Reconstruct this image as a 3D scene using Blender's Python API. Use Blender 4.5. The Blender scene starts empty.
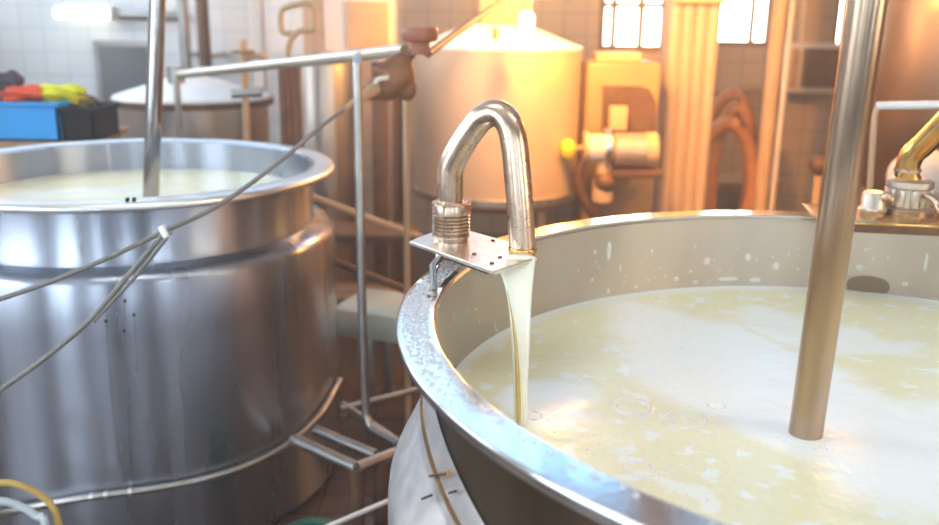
import bpy, bmesh, random
from math import *
from mathutils import Vector, Matrix
random.seed(7)
sc = bpy.context.scene
COL = sc.collection
# ---------------------------------------------------------------- camera
FPX, PITCH, ROLL, EYE = 900.0, 0.266, 0.015, 1.95
cam = bpy.data.cameras.new('camera'); camo = bpy.data.objects.new('camera', cam); COL.objects.link(camo)
cam.sensor_width = 36; cam.lens = FPX / 939 * 36; cam.clip_start = 0.05; cam.clip_end = 60
camo.matrix_world = Matrix.Translation((0, 0, EYE)) @ Matrix.Rotation(pi / 2 - PITCH, 4, 'X') @ Matrix.Rotation(ROLL, 4, 'Z')
cam.dof.use_dof = True; cam.dof.focus_distance = 2.1; cam.dof.aperture_fstop = 1.9
sc.camera = camo
vs = sc.view_settings
vs.view_transform = 'Standard'; vs.look = 'None'; vs.gamma = 1; vs.use_curve_mapping = False; vs.exposure = 0.45

def ray(px, py):
    x = (px - 469.5) / FPX; y = -(py - 262.5) / FPX
    c, s = cos(ROLL), sin(ROLL); x, y = c * x - s * y, s * x + c * y
    return Vector((x, cos(PITCH) + y * sin(PITCH), -sin(PITCH) + y * cos(PITCH)))
def onz(px, py, z):            # the place on the level z seen at a photo pixel
    d = ray(px, py); t = (z - EYE) / d.z; return Vector((d.x * t, d.y * t, z))
def aty(px, py, Y):            # the place at depth Y seen at a photo pixel
    d = ray(px, py); t = Y / d.y; return Vector((d.x * t, Y, EYE + d.z * t))
def wpx(n, Y): return n * Y / FPX

# ---------------------------------------------------------------- materials
def newmat(name):
    m = bpy.data.materials.new(name); m.use_nodes = True
    nt = m.node_tree; b = nt.nodes['Principled BSDF']; return m, nt, b
def mat(name, col, rough=.5, metal=0.0, noise=0.0, nscale=8.0, bump=0.0, bscale=60.0, stretch=None, **kw):
    m, nt, b = newmat(name)
    b.inputs['Base Color'].default_value = (*col, 1)
    b.inputs['Roughness'].default_value = rough; b.inputs['Metallic'].default_value = metal
    for k, v in kw.items(): b.inputs[k.replace('_', ' ')].default_value = v
    tc = nt.nodes.new('ShaderNodeTexCoord'); vec = tc.outputs['Object']
    if stretch:
        mp = nt.nodes.new('ShaderNodeMapping'); mp.inputs['Scale'].default_value = stretch
        nt.links.new(vec, mp.inputs['Vector']); vec = mp.outputs['Vector']
    if noise:
        n = nt.nodes.new('ShaderNodeTexNoise'); n.inputs['Scale'].default_value = nscale; n.inputs['Detail'].default_value = 4
        nt.links.new(vec, n.inputs['Vector'])
        r = nt.nodes.new('ShaderNodeValToRGB')
        r.color_ramp.elements[0].position = .3; r.color_ramp.elements[1].position = .7
        r.color_ramp.elements[0].color = (*[c * (1 - noise) for c in col], 1)
        r.color_ramp.elements[1].color = (*[min(1, c * (1 + noise)) for c in col], 1)
        nt.links.new(n.outputs['Fac'], r.inputs['Fac']); nt.links.new(r.outputs['Color'], b.inputs['Base Color'])
        mr = nt.nodes.new('ShaderNodeMapRange'); mr.inputs['To Min'].default_value = rough * .75; mr.inputs['To Max'].default_value = min(1, rough * 1.25)
        nt.links.new(n.outputs['Fac'], mr.inputs['Value']); nt.links.new(mr.outputs['Result'], b.inputs['Roughness'])
    if bump:
        n2 = nt.nodes.new('ShaderNodeTexNoise'); n2.inputs['Scale'].default_value = bscale
        nt.links.new(vec, n2.inputs['Vector'])
        bp = nt.nodes.new('ShaderNodeBump'); bp.inputs['Strength'].default_value = bump; bp.inputs['Distance'].default_value = .01
        nt.links.new(n2.outputs['Fac'], bp.inputs['Height']); nt.links.new(bp.outputs['Normal'], b.inputs['Normal'])
    return m
def emit(name, col, s):
    m, nt, b = newmat(name)
    b.inputs['Base Color'].default_value = (.8, .8, .8, 1)
    b.inputs['Emission Color'].default_value = (*col, 1); b.inputs['Emission Strength'].default_value = s
    return m
def tile(name, col, grout, w=.2, rough=.25, offset=0):
    m, nt, b = newmat(name)
    tc = nt.nodes.new('ShaderNodeTexCoord'); mp = nt.nodes.new('ShaderNodeMapping')
    br = nt.nodes.new('ShaderNodeTexBrick'); br.offset = offset
    br.inputs['Color1'].default_value = (*col, 1); br.inputs['Color2'].default_value = (*[c * .94 for c in col], 1)
    br.inputs['Mortar'].default_value = (*grout, 1)
    br.inputs['Scale'].default_value = 1; br.inputs['Brick Width'].default_value = w; br.inputs['Row Height'].default_value = w
    br.inputs['Mortar Size'].default_value = .006
    nt.links.new(tc.outputs['Object'], mp.inputs['Vector']); nt.links.new(mp.outputs['Vector'], br.inputs['Vector'])
    nt.links.new(br.outputs['Color'], b.inputs['Base Color']); b.inputs['Roughness'].default_value = rough
    return m, mp
STEEL = mat('brushed stainless steel', (.62, .61, .60), .27, 1, .10, 6, .12, 30, (1, 1, .12))
def brushed(m, an=.8, rot=0.25):
    nt = m.node_tree; b = nt.nodes['Principled BSDF']; tg = nt.nodes.new('ShaderNodeTangent'); tg.direction_type = 'RADIAL'; tg.axis = 'Z'
    nt.links.new(tg.outputs[0], b.inputs['Tangent']); b.inputs['Anisotropic'].default_value = an; b.inputs['Anisotropic Rotation'].default_value = rot
    return m
DRUM = brushed(mat('brushed steel drum', (.39, .42, .49), .28, 1, .22, 5, .04, 30, (1, 1, .1)))
BRIGHTJ = mat('scuffed bright steel jacket', (.74, .70, .68), .40, .85, .10, 18, .1, 70)
RIMS = mat('smooth steel rim', (.74, .74, .74), .11, 1, .05, 9, .02, 60)
DARKW = mat('outer steel with painted floor reflection', (.15, .105, .06), .38, .85, .25, 6, .05, 30, (1, 1, .3))  # dark brown of the reflected floor put into the steel colour
STEELR = mat('satin steel wall of vat', (.56, .49, .42), .36, 1, .12, 5, .05, 40, (1, 1, .3))
CHROME = mat('polished steel tube', (.62, .46, .34), .27, 1, .12, 14, .04, 60)
SHAFTM = mat('worn steel shaft', (.50, .36, .25), .25, 1, .18, 20, .05, 50, (1, 1, .15))
PLATE = mat('scratched steel plate', (.84, .81, .75), .3, 1, .12, 25, .15, 90)
DULL = mat('dull grey pipe metal', (.42, .40, .37), .38, 1, .15, 10)
BROWNM = mat('brown rusted metal', (.16, .08, .04), .55, .4, .3, 12)
GOLDM = mat('brassy stained steel', (.62, .36, .12), .24, 1, .15, 14)
CABLE = mat('grey rubber cable', (.20, .19, .17), .5, 0, .15, 30)
WHITEP = mat('white painted metal', (.80, .80, .78), .4, 0, .05, 6)
GREYP = mat('grey painted panel', (.13, .13, .135), .5, 0, .08, 4)
BLUE = mat('blue crate plastic', (.01, .33, .80), .4, 0, .08, 6)
BLACKP = mat('black crate plastic', (.008, .006, .006), .9, 0, .2, 9)
ORANGE = mat('orange cloth', (.75, .10, .03), .8, 0, .2, 12, .4, 25)
YELLOW = mat('yellow cloth', (.70, .72, .02), .8, 0, .2, 12, .4, 25)
DARKC = mat('dark violet cloth', (.06, .05, .08), .8, 0, .3, 12, .4, 25)
OLIVE = mat('olive bag cloth', (.16, .15, .06), .8, 0, .3, 12, .4, 25)
WOOD = mat('worn wooden board', (.42, .25, .13), .6, 0, .3, 9, .1, 20, (.3, 3, 3))
YELLOWP = mat('yellow ochre painted machine', (.33, .20, .09), .45, 0, .1, 5)
YKNOB = mat('bright yellow knob plastic', (.85, .62, .02), .4, 0, .05, 5)
CREAM = mat('cream painted column', (.72, .62, .55), .55, 0, .08, 3, 0, 60, (1, 1, .2))
TANPIPE = mat('tan painted pipe', (.55, .36, .20), .5, 0, .12, 5)
HOSEM = mat('orange brown hose rubber', (.42, .17, .05), .5, 0, .2, 9)
YHOSE = mat('yellow hose rubber', (.62, .40, .10), .45, 0, .1, 9)
GREEN = mat('green plastic', (.01, .10, .06), .5, 0, .1, 9)
TROUGH = mat('pale green enamel trough', (.55, .62, .56), .35, 0, .05, 9)
REDK = mat('red brown clamp knob', (.35, .12, .06), .45, 0, .2, 9)
BLADE = mat('dark machine recess', (.14, .07, .035), .5, .2, .3, 8)
BLACK = mat('dark slot', (.015, .012, .01), .8)
SEAM = mat('brown weld seam', (.20, .11, .04), .5, .6, .4, 40)
MILKS = mat('poured milk', (.96, .94, .80), .22, 0, .02, 30, Subsurface_Weight=.2, Coat_Weight=.4)
REFRACT = mat('yellow refraction thread', (.60, .47, .10), .15, 0, .1, 40, Coat_Weight=.5)
DROP = mat('milky droplet', (.97, .97, .95), .08, 0, Coat_Weight=.6)
WATER = mat('clear water bead', (.62, .63, .66), .03, 0, Coat_Weight=.5)
TIE = mat('white cable tie', (.85, .85, .82), .4)
TUBE_ON = emit('lit fluorescent tube', (.93, 1, .86), 2.6)
BULB_ON = emit('lit lamp bulb', (1, .9, .66), 10)
DAY = emit('bright daylight pane', (.74, .87, 1.0), 7)
SKYP = emit('pale blue sky pane', (.22, .54, 1.0), 2.0)
DAYW = emit('sunlit back window pane', (1.0, .95, .80), 7)

# milk surface: pale yellow whey with white drifts and small ripples
def milk_mat(name, drifts, ring=(1.02, 1.06)):
    m, nt, b = newmat(name); N = nt.nodes.new; Lk = nt.links.new
    tc = N('ShaderNodeTexCoord')
    nz = N('ShaderNodeTexNoise'); nz.inputs['Scale'].default_value = 3.2; nz.inputs['Detail'].default_value = 5; nz.inputs['Distortion'].default_value = .5
    Lk(tc.outputs['Object'], nz.inputs['Vector'])
    facs = []
    for (cx, cy, a, lx, ly, gain) in drifts:
        mp = N('ShaderNodeMapping'); mp.vector_type = 'TEXTURE'
        mp.inputs['Location'].default_value = (cx, cy, 0); mp.inputs['Rotation'].default_value = (0, 0, a); mp.inputs['Scale'].default_value = (lx, ly, 1)
        mx = N('ShaderNodeMixRGB'); mx.blend_type = 'LINEAR_LIGHT'; mx.inputs['Fac'].default_value = .22
        Lk(tc.outputs['Object'], mx.inputs['Color1']); Lk(nz.outputs['Color'], mx.inputs['Color2'])
        Lk(mx.outputs['Color'], mp.inputs['Vector'])
        sp = N('ShaderNodeSeparateXYZ'); Lk(mp.outputs['Vector'], sp.inputs[0])
        cb = N('ShaderNodeCombineXYZ'); Lk(sp.outputs['X'], cb.inputs['X']); Lk(sp.outputs['Y'], cb.inputs['Y'])
        ln = N('ShaderNodeVectorMath'); ln.operation = 'LENGTH'; Lk(cb.outputs[0], ln.inputs[0])
        mr = N('ShaderNodeMapRange'); mr.interpolation_type = 'SMOOTHSTEP'
        mr.inputs['From Min'].default_value = 1.12; mr.inputs['From Max'].default_value = .72; mr.inputs['To Max'].default_value = gain
        Lk(ln.outputs['Value'], mr.inputs['Value']); facs.append(mr.outputs['Result'])
    f = facs[0]
    for g in facs[1:]:
        mm = N('ShaderNodeMath'); mm.operation = 'MAXIMUM'; Lk(f, mm.inputs[0]); Lk(g, mm.inputs[1]); f = mm.outputs[0]
    sx = N('ShaderNodeSeparateXYZ'); Lk(tc.outputs['Object'], sx.inputs[0]); cx_ = N('ShaderNodeCombineXYZ'); Lk(sx.outputs['X'], cx_.inputs['X']); Lk(sx.outputs['Y'], cx_.inputs['Y'])
    le = N('ShaderNodeVectorMath'); le.operation = 'LENGTH'; Lk(cx_.outputs[0], le.inputs[0])
    nadd = N('ShaderNodeMath'); nadd.operation = 'MULTIPLY_ADD'; nadd.inputs[1].default_value = .09; Lk(nz.outputs['Fac'], nadd.inputs[0]); Lk(le.outputs['Value'], nadd.inputs[2])
    rr_ = N('ShaderNodeMapRange'); rr_.interpolation_type = 'SMOOTHSTEP'; rr_.inputs['From Min'].default_value = ring[0]; rr_.inputs['From Max'].default_value = ring[1]; rr_.inputs['To Max'].default_value = .9
    Lk(nadd.outputs[0], rr_.inputs['Value'])
    mm = N('ShaderNodeMath'); mm.operation = 'MAXIMUM'; Lk(f, mm.inputs[0]); Lk(rr_.outputs['Result'], mm.inputs[1]); f = mm.outputs[0]
    # fine froth flecks
    n2 = N('ShaderNodeTexNoise'); n2.inputs['Scale'].default_value = 15; n2.inputs['Detail'].default_value = 7; n2.inputs['Roughness'].default_value = .62
    Lk(tc.outputs['Object'], n2.inputs['Vector'])
    r2 = N('ShaderNodeMapRange'); r2.interpolation_type = 'SMOOTHSTEP'; r2.inputs['From Min'].default_value = .55; r2.inputs['From Max'].default_value = .62; r2.inputs['To Max'].default_value = .85
    Lk(n2.outputs['Fac'], r2.inputs['Value'])
    ad = N('ShaderNodeMath'); ad.operation = 'MAXIMUM'; Lk(f, ad.inputs[0]); Lk(r2.outputs['Result'], ad.inputs[1])
    cm = N('ShaderNodeMixRGB'); cm.inputs['Color1'].default_value = (.84, .84, .58, 1); cm.inputs['Color2'].default_value = (.89, .96, .94, 1)
    Lk(ad.outputs[0], cm.inputs['Fac']); Lk(cm.outputs['Color'], b.inputs['Base Color'])
    b.inputs['Roughness'].default_value = .24; b.inputs['Specular IOR Level'].default_value = .45
    b.inputs['Subsurface Weight'].default_value = .08; b.inputs['Subsurface Scale'].default_value = .02
    n3 = N('ShaderNodeTexNoise'); n3.inputs['Scale'].default_value = 9; n3.inputs['Detail'].default_value = 3; Lk(tc.outputs['Object'], n3.inputs['Vector'])
    n4 = N('ShaderNodeTexNoise'); n4.inputs['Scale'].default_value = 60; n4.inputs['Detail'].default_value = 2; Lk(tc.outputs['Object'], n4.inputs['Vector'])
    b1 = N('ShaderNodeBump'); b1.inputs['Strength'].default_value = .3; b1.inputs['Distance'].default_value = .02; Lk(n3.outputs['Fac'], b1.inputs['Height'])
    b2 = N('ShaderNodeBump'); b2.inputs['Strength'].default_value = .25; b2.inputs['Distance'].default_value = .004
    Lk(n4.outputs['Fac'], b2.inputs['Height']); Lk(b1.outputs['Normal'], b2.inputs['Normal']); Lk(b2.outputs['Normal'], b.inputs['Normal'])
    return m

# ---------------------------------------------------------------- mesh helpers
def obj(name, bm, m, parent=None, smooth=True, loc=(0, 0, 0)):
    bmesh.ops.recalc_face_normals(bm, faces=bm.faces)
    me = bpy.data.meshes.new(name); bm.to_mesh(me); bm.free()
    if smooth:
        for p in me.polygons: p.use_smooth = True
        try: me.set_sharp_from_angle(angle=radians(38))
        except Exception: pass
    me.materials.append(m)
    o = bpy.data.objects.new(name, me); COL.objects.link(o); o.location = loc
    if parent is not None:
        o.parent = parent
        o.location = Vector(loc) - world_loc(parent)
    return o
def world_loc(o):
    v = Vector((0, 0, 0))
    while o is not None: v = v + o.location; o = o.parent
    return v
def thing(name, label, cat, loc=(0, 0, 0), group=None):
    o = bpy.data.objects.new(name, None); COL.objects.link(o); o.location = loc
    o.empty_display_size = .1; o['label'] = label; o['category'] = cat
    if group: o['group'] = group
    return o
def tag(o, label, cat, group=None, kind=None):
    o['label'] = label; o['category'] = cat
    if group: o['group'] = group
    if kind: o['kind'] = kind
    return o
def struct(o):
    o['kind'] = 'structure'; return o
def box(bm, c, s, rz=0, bev=0.0, M=None):
    r = bmesh.ops.create_cube(bm, size=1)
    vsx = r['verts']
    T = Matrix.Translation(c) @ Matrix.Rotation(rz, 4, 'Z') @ Matrix.Diagonal((*s, 1))
    if M is not None: T = M @ Matrix.Diagonal((*s, 1))
    bmesh.ops.transform(bm, matrix=T, verts=vsx)
    if bev:
        es = list({e for v in vsx for e in v.link_edges})
        bmesh.ops.bevel(bm, geom=es, offset=bev, segments=2, affect='EDGES', profile=.5)
    return bm
def boxo(name, c, s, m, parent=None, rz=0, bev=.004, smooth=True):
    bm = bmesh.new(); box(bm, (0, 0, 0), s, rz, bev); return obj(name, bm, m, parent, smooth, c)
def lathe(bm, prof, n=64, c=(0, 0, 0), a0=0, a1=2 * pi):
    full = abs(a1 - a0 - 2 * pi) < 1e-6
    k = n if full else n + 1; rows = []
    for r, z in prof:
        if r < 1e-6: rows.append([bm.verts.new((c[0], c[1], c[2] + z))] * k)
        else: rows.append([bm.verts.new((c[0] + r * cos(a0 + (a1 - a0) * i / n), c[1] + r * sin(a0 + (a1 - a0) * i / n), c[2] + z)) for i in range(k)])
    for a, b in zip(rows, rows[1:]):
        for i in range(n):
            j = (i + 1) % k
            q = [a[i], a[j], b[j], b[i]]; u = []
            for v in q:
                if v not in u: u.append(v)
            if len(u) > 2:
                try: bm.faces.new(u)
                except ValueError: pass
    return bm
def spline(pts, k=8):
    P = [Vector(p) for p in pts]; out = []
    for i in range(len(P) - 1):
        a = P[i - 1] if i else P[0] * 2 - P[1]; b, c = P[i], P[i + 1]; d = P[i + 2] if i + 2 < len(P) else c * 2 - b
        for j in range(k):
            t = j / k
            out.append(.5 * (2 * b + (c - a) * t + (2 * a - 5 * b + 4 * c - d) * t * t + (3 * b - a - 3 * c + d) * t ** 3))
    out.append(P[-1]); return out
def ball(bm, M, n=10, k=6):
    top, bot = bm.verts.new(M @ Vector((0, 0, 1))), bm.verts.new(M @ Vector((0, 0, -1))); rows = []
    for j in range(1, k):
        a = pi * j / k; rows.append([bm.verts.new(M @ Vector((sin(a) * cos(2 * pi * i / n), sin(a) * sin(2 * pi * i / n), cos(a)))) for i in range(n)])
    for i in range(n):
        bm.faces.new([top, rows[0][i], rows[0][(i + 1) % n]]); bm.faces.new([bot, rows[-1][(i + 1) % n], rows[-1][i]])
        for a, b in zip(rows, rows[1:]): bm.faces.new([a[i], b[i], b[(i + 1) % n], a[(i + 1) % n]])
def tube(bm, pts, r, n=14, caps=True, flat=None):
    P = [Vector(p) for p in pts]; R = r if isinstance(r, (list, tuple)) else [r] * len(P)
    T = [(P[min(i + 1, len(P) - 1)] - P[max(i - 1, 0)]).normalized() for i in range(len(P))]
    up = Vector((0, 0, 1)) if abs(T[0].z) < .9 else Vector((0, 1, 0))
    u = (up - T[0] * up.dot(T[0])).normalized(); rings = []
    for p, t, rr in zip(P, T, R):
        u = (u - t * u.dot(t)).normalized(); v = t.cross(u)
        rings.append([bm.verts.new(p + (u * cos(2 * pi * i / n) + v * sin(2 * pi * i / n)) * rr) for i in range(n)])
    for a, b in zip(rings, rings[1:]):
        for i in range(n): bm.faces.new([a[i], a[(i + 1) % n], b[(i + 1) % n], b[i]])
    if caps: bm.faces.new(rings[0][::-1]); bm.faces.new(rings[-1])
    return bm
def tubeo(name, pts, r, m, parent=None, n=14, sm=0, caps=True):
    bm = bmesh.new(); P = [Vector(p) for p in pts]
    if sm: P = spline(P, sm)
    o0 = P[0].copy(); tube(bm, [p - o0 for p in P], r, n, caps)
    return obj(name, bm, m, parent, True, o0)
def latheo(name, prof, m, c, parent=None, n=64, **k):
    bm = bmesh.new(); lathe(bm, prof, n, **k); return obj(name, bm, m, parent, True, c)
def disc(bm, c, r, n=48):
    bmesh.ops.create_circle(bm, cap_ends=True, segments=n, radius=r, matrix=Matrix.Translation(c))

# ================================================================ THE SETTING
XL, XR, YF, YB, ZC = -4.6, 5.2, -3.2, 8.2, 5.4
fm, mp = tile('wet red brown floor tile', (.09, .045, .026), (.035, .022, .015), .15, .25)
wtile, mpb = tile('white glazed wall tile', (.80, .82, .83), (.62, .65, .68), .2, .22)
mpb.inputs['Rotation'].default_value = (-pi / 2, 0, 0)
wtile2, mps = tile('white glazed side wall tile', (.80, .82, .83), (.62, .65, .68), .2, .22)
mps.inputs['Rotation'].default_value = (0, pi / 2, 0)
PLAS = mat('pale plaster', (.72, .70, .66), .8, 0, .05, 2)
struct(boxo('floor', ((XL + XR) / 2, (YF + YB) / 2, -.05), (XR - XL, YB - YF, .1), fm, bev=0))
struct(boxo('ceiling', ((XL + XR) / 2, (YF + YB) / 2, ZC + .05), (XR - XL, YB - YF, .1), PLAS, bev=0))
def wall(name, along, fixed, lo, hi, holes, m, th=.2):
    """wall with rectangular openings; along 'x' (fixed y) or 'y' (fixed x)"""
    bm = bmesh.new()
    xs = sorted({lo, hi, *[h[0] for h in holes], *[h[1] for h in holes]})
    zs = sorted({0, ZC, *[h[2] for h in holes], *[h[3] for h in holes]})
    for i in range(len(xs) - 1):
        for j in range(len(zs) - 1):
            cx, cz = (xs[i] + xs[i + 1]) / 2, (zs[j] + zs[j + 1]) / 2
            if any(h[0] < cx < h[1] and h[2] < cz < h[3] for h in holes): continue
            w, h_ = xs[i + 1] - xs[i], zs[j + 1] - zs[j]
            if along == 'x': box(bm, (cx, fixed, cz), (w, th, h_))
            else: box(bm, (fixed, cx, cz), (th, w, h_))
    bmesh.ops.remove_doubles(bm, verts=bm.verts, dist=1e-5)
    return struct(obj(name, bm, m, None, False))
WN = [0]; WINF = mat('brown window frame paint', (.30, .17, .09), .5, 0, .1, 6)
def window(along, fixed, a0, a1, z0, z1, cols, rows, pane, inward, fr=.05):
    WN[0] += 1
    c = ((a0 + a1) / 2, fixed, (z0 + z1) / 2) if along == 'x' else (fixed, (a0 + a1) / 2, (z0 + z1) / 2)
    w = bpy.data.objects.new('window_%d' % WN[0], None); COL.objects.link(w); w.location = c; struct(w)
    bm = bmesh.new(); W, H = a1 - a0, z1 - z0
    def b_(u, v, su, sv):
        if along == 'x': box(bm, (u, 0, v), (su, .07, sv))
        else: box(bm, (0, u, v), (.07, su, sv))
    b_(0, H / 2 - fr / 2, W, fr); b_(0, -H / 2 + fr / 2, W, fr)
    b_(-W / 2 + fr / 2, 0, fr, H - 2 * fr); b_(W / 2 - fr / 2, 0, fr, H - 2 * fr)
    ms = cols if isinstance(cols, list) else [i / cols for i in range(1, cols)]
    for q in ms: b_(-W / 2 + W * q, 0, fr * .9, H - 2 * fr)
    for j in range(1, rows):
        zr = -H / 2 + (H * j / rows if isinstance(rows, int) else 0)
        e = [0] + ms + [1]
        for u0, u1_ in zip(e, e[1:]):
            b_(-W / 2 + W * (u0 + u1_) / 2, zr, W * (u1_ - u0) - fr * .95, fr * .8)
    obj('window_frame', bm, WINF if pane is DAYW else WHITEP, w, False, c)
    bm = bmesh.new(); s = (W - fr, .012, H - fr) if along == 'x' else (.012, W - fr, H - fr)
    box(bm, (0, 0, 0), s); off = Vector((0, -inward * .0, 0))
    obj('window_pane', bm, pane, w, False, Vector(c) + off)
# back windows in view
wa = [aty(599, 52, YB - .1), aty(668, 52, YB - .1), aty(716, 47, YB - .1), aty(774, 47, YB - .1), aty(836, 50, YB - .1), aty(858, 50, YB - .1)]
zs1, zs2 = wa[0].z, wa[2].z; zt1 = zs1 + 3 * (aty(630, 5, YB).z - zs1)
holes_b = [(wa[0].x, wa[1].x, zs1, zt1), (wa[2].x, wa[3].x, zs2, 3.0), (wa[4].x, wa[5].x, zs2, 3.0),
           (-3.8, -.95, 3.5, 5.35), (-.75, 2.3, 3.5, 5.35), (2.5, 4.9, 3.5, 5.35)]
ctile, mpc = tile('cream glazed wall tile', (.62, .43, .28), (.42, .27, .16), .2, .3)
mpc.inputs['Rotation'].default_value = (-pi / 2, 0, 0)
XS = -1.5
def clip(hs, lo, hi): return [(max(h[0], lo), min(h[1], hi), h[2], h[3]) for h in hs if h[0] < hi and h[1] > lo]
wall('wall_back_left', 'x', YB + .1, XL, XS, clip(holes_b, XL, XS), wtile)
wall('wall_back_right', 'x', YB + .1, XS, XR, clip(holes_b, XS, XR), ctile)
window('x', YB + .06, wa[0].x, wa[1].x, zs1, zt1, [.22, .62], 3, DAYW, -1, .055)
window('x', YB + .06, wa[2].x, wa[3].x, zs2, 3.0, [.66], 2, DAYW, -1, .05)
window('x', YB + .06, wa[4].x, wa[5].x, zs2, 3.0, 2, 2, DAYW, -1, .045)
for h in holes_b[3:]: window('x', YB + .06, *h, 4, 2, SKYP, -1)
holes_f = [(-3.9, -2.6, .8, 3.6), (-1.6, -1.0, .8, 3.4), (.2, 1.0, 1.2, 3.2), (2.6, 4.0, 1.2, 3.6)]
GB = mat('grey blue wall paint', (.26, .29, .33), .7, 0, .06, 2)
wall('wall_front', 'x', YF - .1, XL, XR, holes_f, GB)
for h in holes_f: window('x', YF - .06, *h, 4, 3, DAY, 1)
holes_l = [(-1.4, 1.3, 1.3, 3.7), (2.6, 4.4, 2.4, 4.0), (5.2, 7.6, 2.3, 4.4)]  # rearmost opening added out of view to brighten the back wall
wall('wall_left', 'y', XL - .1, YF, YB, holes_l, wtile2)
for h in holes_l: window('y', XL - .06, *h, 4, 3, DAY, 1)
holes_r = [(-1.8, .8, 1.4, 3.6)]
wall('wall_right', 'y', XR + .1, YF, YB, holes_r, mat('tan wall paint', (.42, .25, .13), .7, 0, .06, 2))
for h in holes_r: window('y', XR + .06, *h, 4, 3, emit('warm daylight pane', (1, .86, .66), 5), 1)
# tan dado rail on the back wall right part
q0, q1 = aty(716, 88, YB), aty(775, 88, YB)
struct(boxo('trim_1', ((q0.x + q1.x) / 2, YB - .02, q0.z), (q1.x - q0.x, .04, .07), TANPIPE))
# grey door leaf on the back wall
a, b_ = aty(95, 40, YB), aty(154, 40, YB)
d1 = struct(bpy.data.objects.new('door_1', None)); COL.objects.link(d1); d1.location = ((a.x + b_.x) / 2, YB - .02, 0)
boxo('door_leaf', ((a.x + b_.x) / 2, YB - .035, a.z / 2), (b_.x - a.x - .1, .04, a.z - .1), GREYP, d1)
bm = bmesh.new(); w = b_.x - a.x
box(bm, (-w / 2 + .025, 0, a.z / 2), (.05, .06, a.z)); box(bm, (w / 2 - .025, 0, a.z / 2), (.05, .06, a.z)); box(bm, (0, 0, a.z - .025), (w - .1, .06, .05))
obj('door_frame', bm, DULL, d1, False, ((a.x + b_.x) / 2, YB - .03, 0))

# ================================================================ RIGHT VAT (the near one)
RC = Vector((.9624, 1.8036, 0)); RO, RI, ZR, ZM = 1.106, 1.037, 1.35, 1.114
vat = thing('milk_vat', 'large round stainless steel vat in front, full to near its brim with milk', 'vat', RC)
latheo('vat_wall', [(1.028, .86), (1.030, ZR - .012), (1.0375, ZR - .004)], STEELR, RC, vat, 192)
latheo('outer_wall', [(1.034, ZR - .012), (1.041, ZR - .013), (1.041, .86), (1.030, .86)], DARKW, RC, vat, 192)['label'] = 'outer wall with dark floor reflection in its colour'
latheo('rolled_rim', [(1.035, ZR - .010), (1.035, ZR - .002), (1.0365, ZR - .0003), (1.038, ZR), (1.0384, ZR), (1.1066, ZR), (1.107, ZR), (1.110, ZR - .001), (1.112, ZR - .004), (1.112, ZR - .016), (1.108, ZR - .022), (1.094, ZR - .02), (1.08, ZR - .012), (1.042, ZR - .012)], RIMS, RC, vat, 192)
JP = [(1.044, 1.235), (1.052, 1.20), (1.064, 1.13), (1.068, 1.12), (1.085, 1.085), (1.108, 1.035), (1.122, 1.008), (1.129, .99), (1.132, .965), (1.132, .6), (1.12, .3), (1.0, .18), (0, .12)]
bm = bmesh.new(); lathe(bm, JP, 192)
def dip(x, y):                         # the shoulder sinks lower on the side towards the camera
    a = degrees(atan2(y, x)) % 360; return -.23 * min(1, max(0, (a - 186) / 42)) ** 1.2 * min(1, max(0, (330 - a) / 40)) if a > 186 else 0
def sink(bm):
    for v_ in bm.verts:
        if v_.co.z > .9: v_.co.z += dip(v_.co.x, v_.co.y) * (v_.co.z - .9) / .335
sink(bm); obj('outer_jacket', bm, BRIGHTJ, vat, True, RC)
bm = bmesh.new(); lathe(bm, [(1.056, 1.168), (1.061, 1.166), (1.064, 1.158), (1.060, 1.148)], 192); sink(bm)
obj('jacket_seam', bm, SEAM, vat, True, RC)['label'] = 'brown weld seam around the jacket shoulder'
for i, ang in enumerate((60, 150, 210, 330)):
    p = RC + Vector((.9 * cos(radians(ang)), .9 * sin(radians(ang)), 0))
    latheo('foot', [(0, 0), (.06, 0), (.06, .02), (.035, .04), (.035, .3)], DULL, p, vat, 20)
def onjacket(px, py):
    d = ray(px, py)
    lo, hi = .8, 2.6                       # march until inside the jacket profile
    t = lo
    def rad(z):
        for (r0, z0), (r1, z1) in zip(JP, JP[1:]):
            if z1 <= z <= z0: return r0 + (r1 - r0) * (z0 - z) / (z0 - z1)
        return 1.04
    while t < hi:
        p = Vector((0, 0, EYE)) + d * t
        if p.z < 1.235 and hypot(p.x - RC.x, p.y - RC.y) < rad(p.z): return p
        t += .001
    return Vector((0, 0, EYE)) + d * 1.9
for (x0, y0, x1, y1, r, m, nm) in ((430, 476, 448, 473, .0032, GOLDM, 'weld_tab'), (448, 471, 449, 476, .003, GOLDM, 'weld_tab'), (422, 499, 432, 495, .0022, BLACK, 'drain_slot'), (449, 493, 456, 491, .0022, BLACK, 'drain_slot')):
    tubeo(nm, [onjacket(x0, y0), onjacket(x1, y1)], r, m, vat, 8)
# dark oval patch low on the far inner wall
# milk
def milk_disc(bm, r, n=128):
    lathe(bm, [(r, -.0), (r - .006, -.0015), (r - .02, -.003), (r * .6, -.003), (0, -.003)], n)
A = lambda px, py: onz(px, py, ZM) - RC
fm_ = []
for (px, py, px2, py2, wy, g) in ((625, 300, 1000, 520, .25, 1), (740, 316, 900, 350, .12, .9), (900, 400, 1000, 520, .3, .9), (518, 372, 600, 420, .12, 1), (635, 480, 700, 505, .035, .7)):
    p, q = A(px, py), A(px2, py2); c = (p + q) / 2; v = q - p
    fm_.append((c.x, c.y, atan2(v.y, v.x), v.length / 2 * 1.15, wy, g))
MILK = milk_mat('milk surface with foam', fm_)
bm = bmesh.new(); milk_disc(bm, 1.0285)
tag(obj('milk', bm, MILK, None, True, RC + Vector((0, 0, ZM))), 'pale yellow milk with white drifts filling the large near vat', 'milk', kind='stuff')
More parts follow.
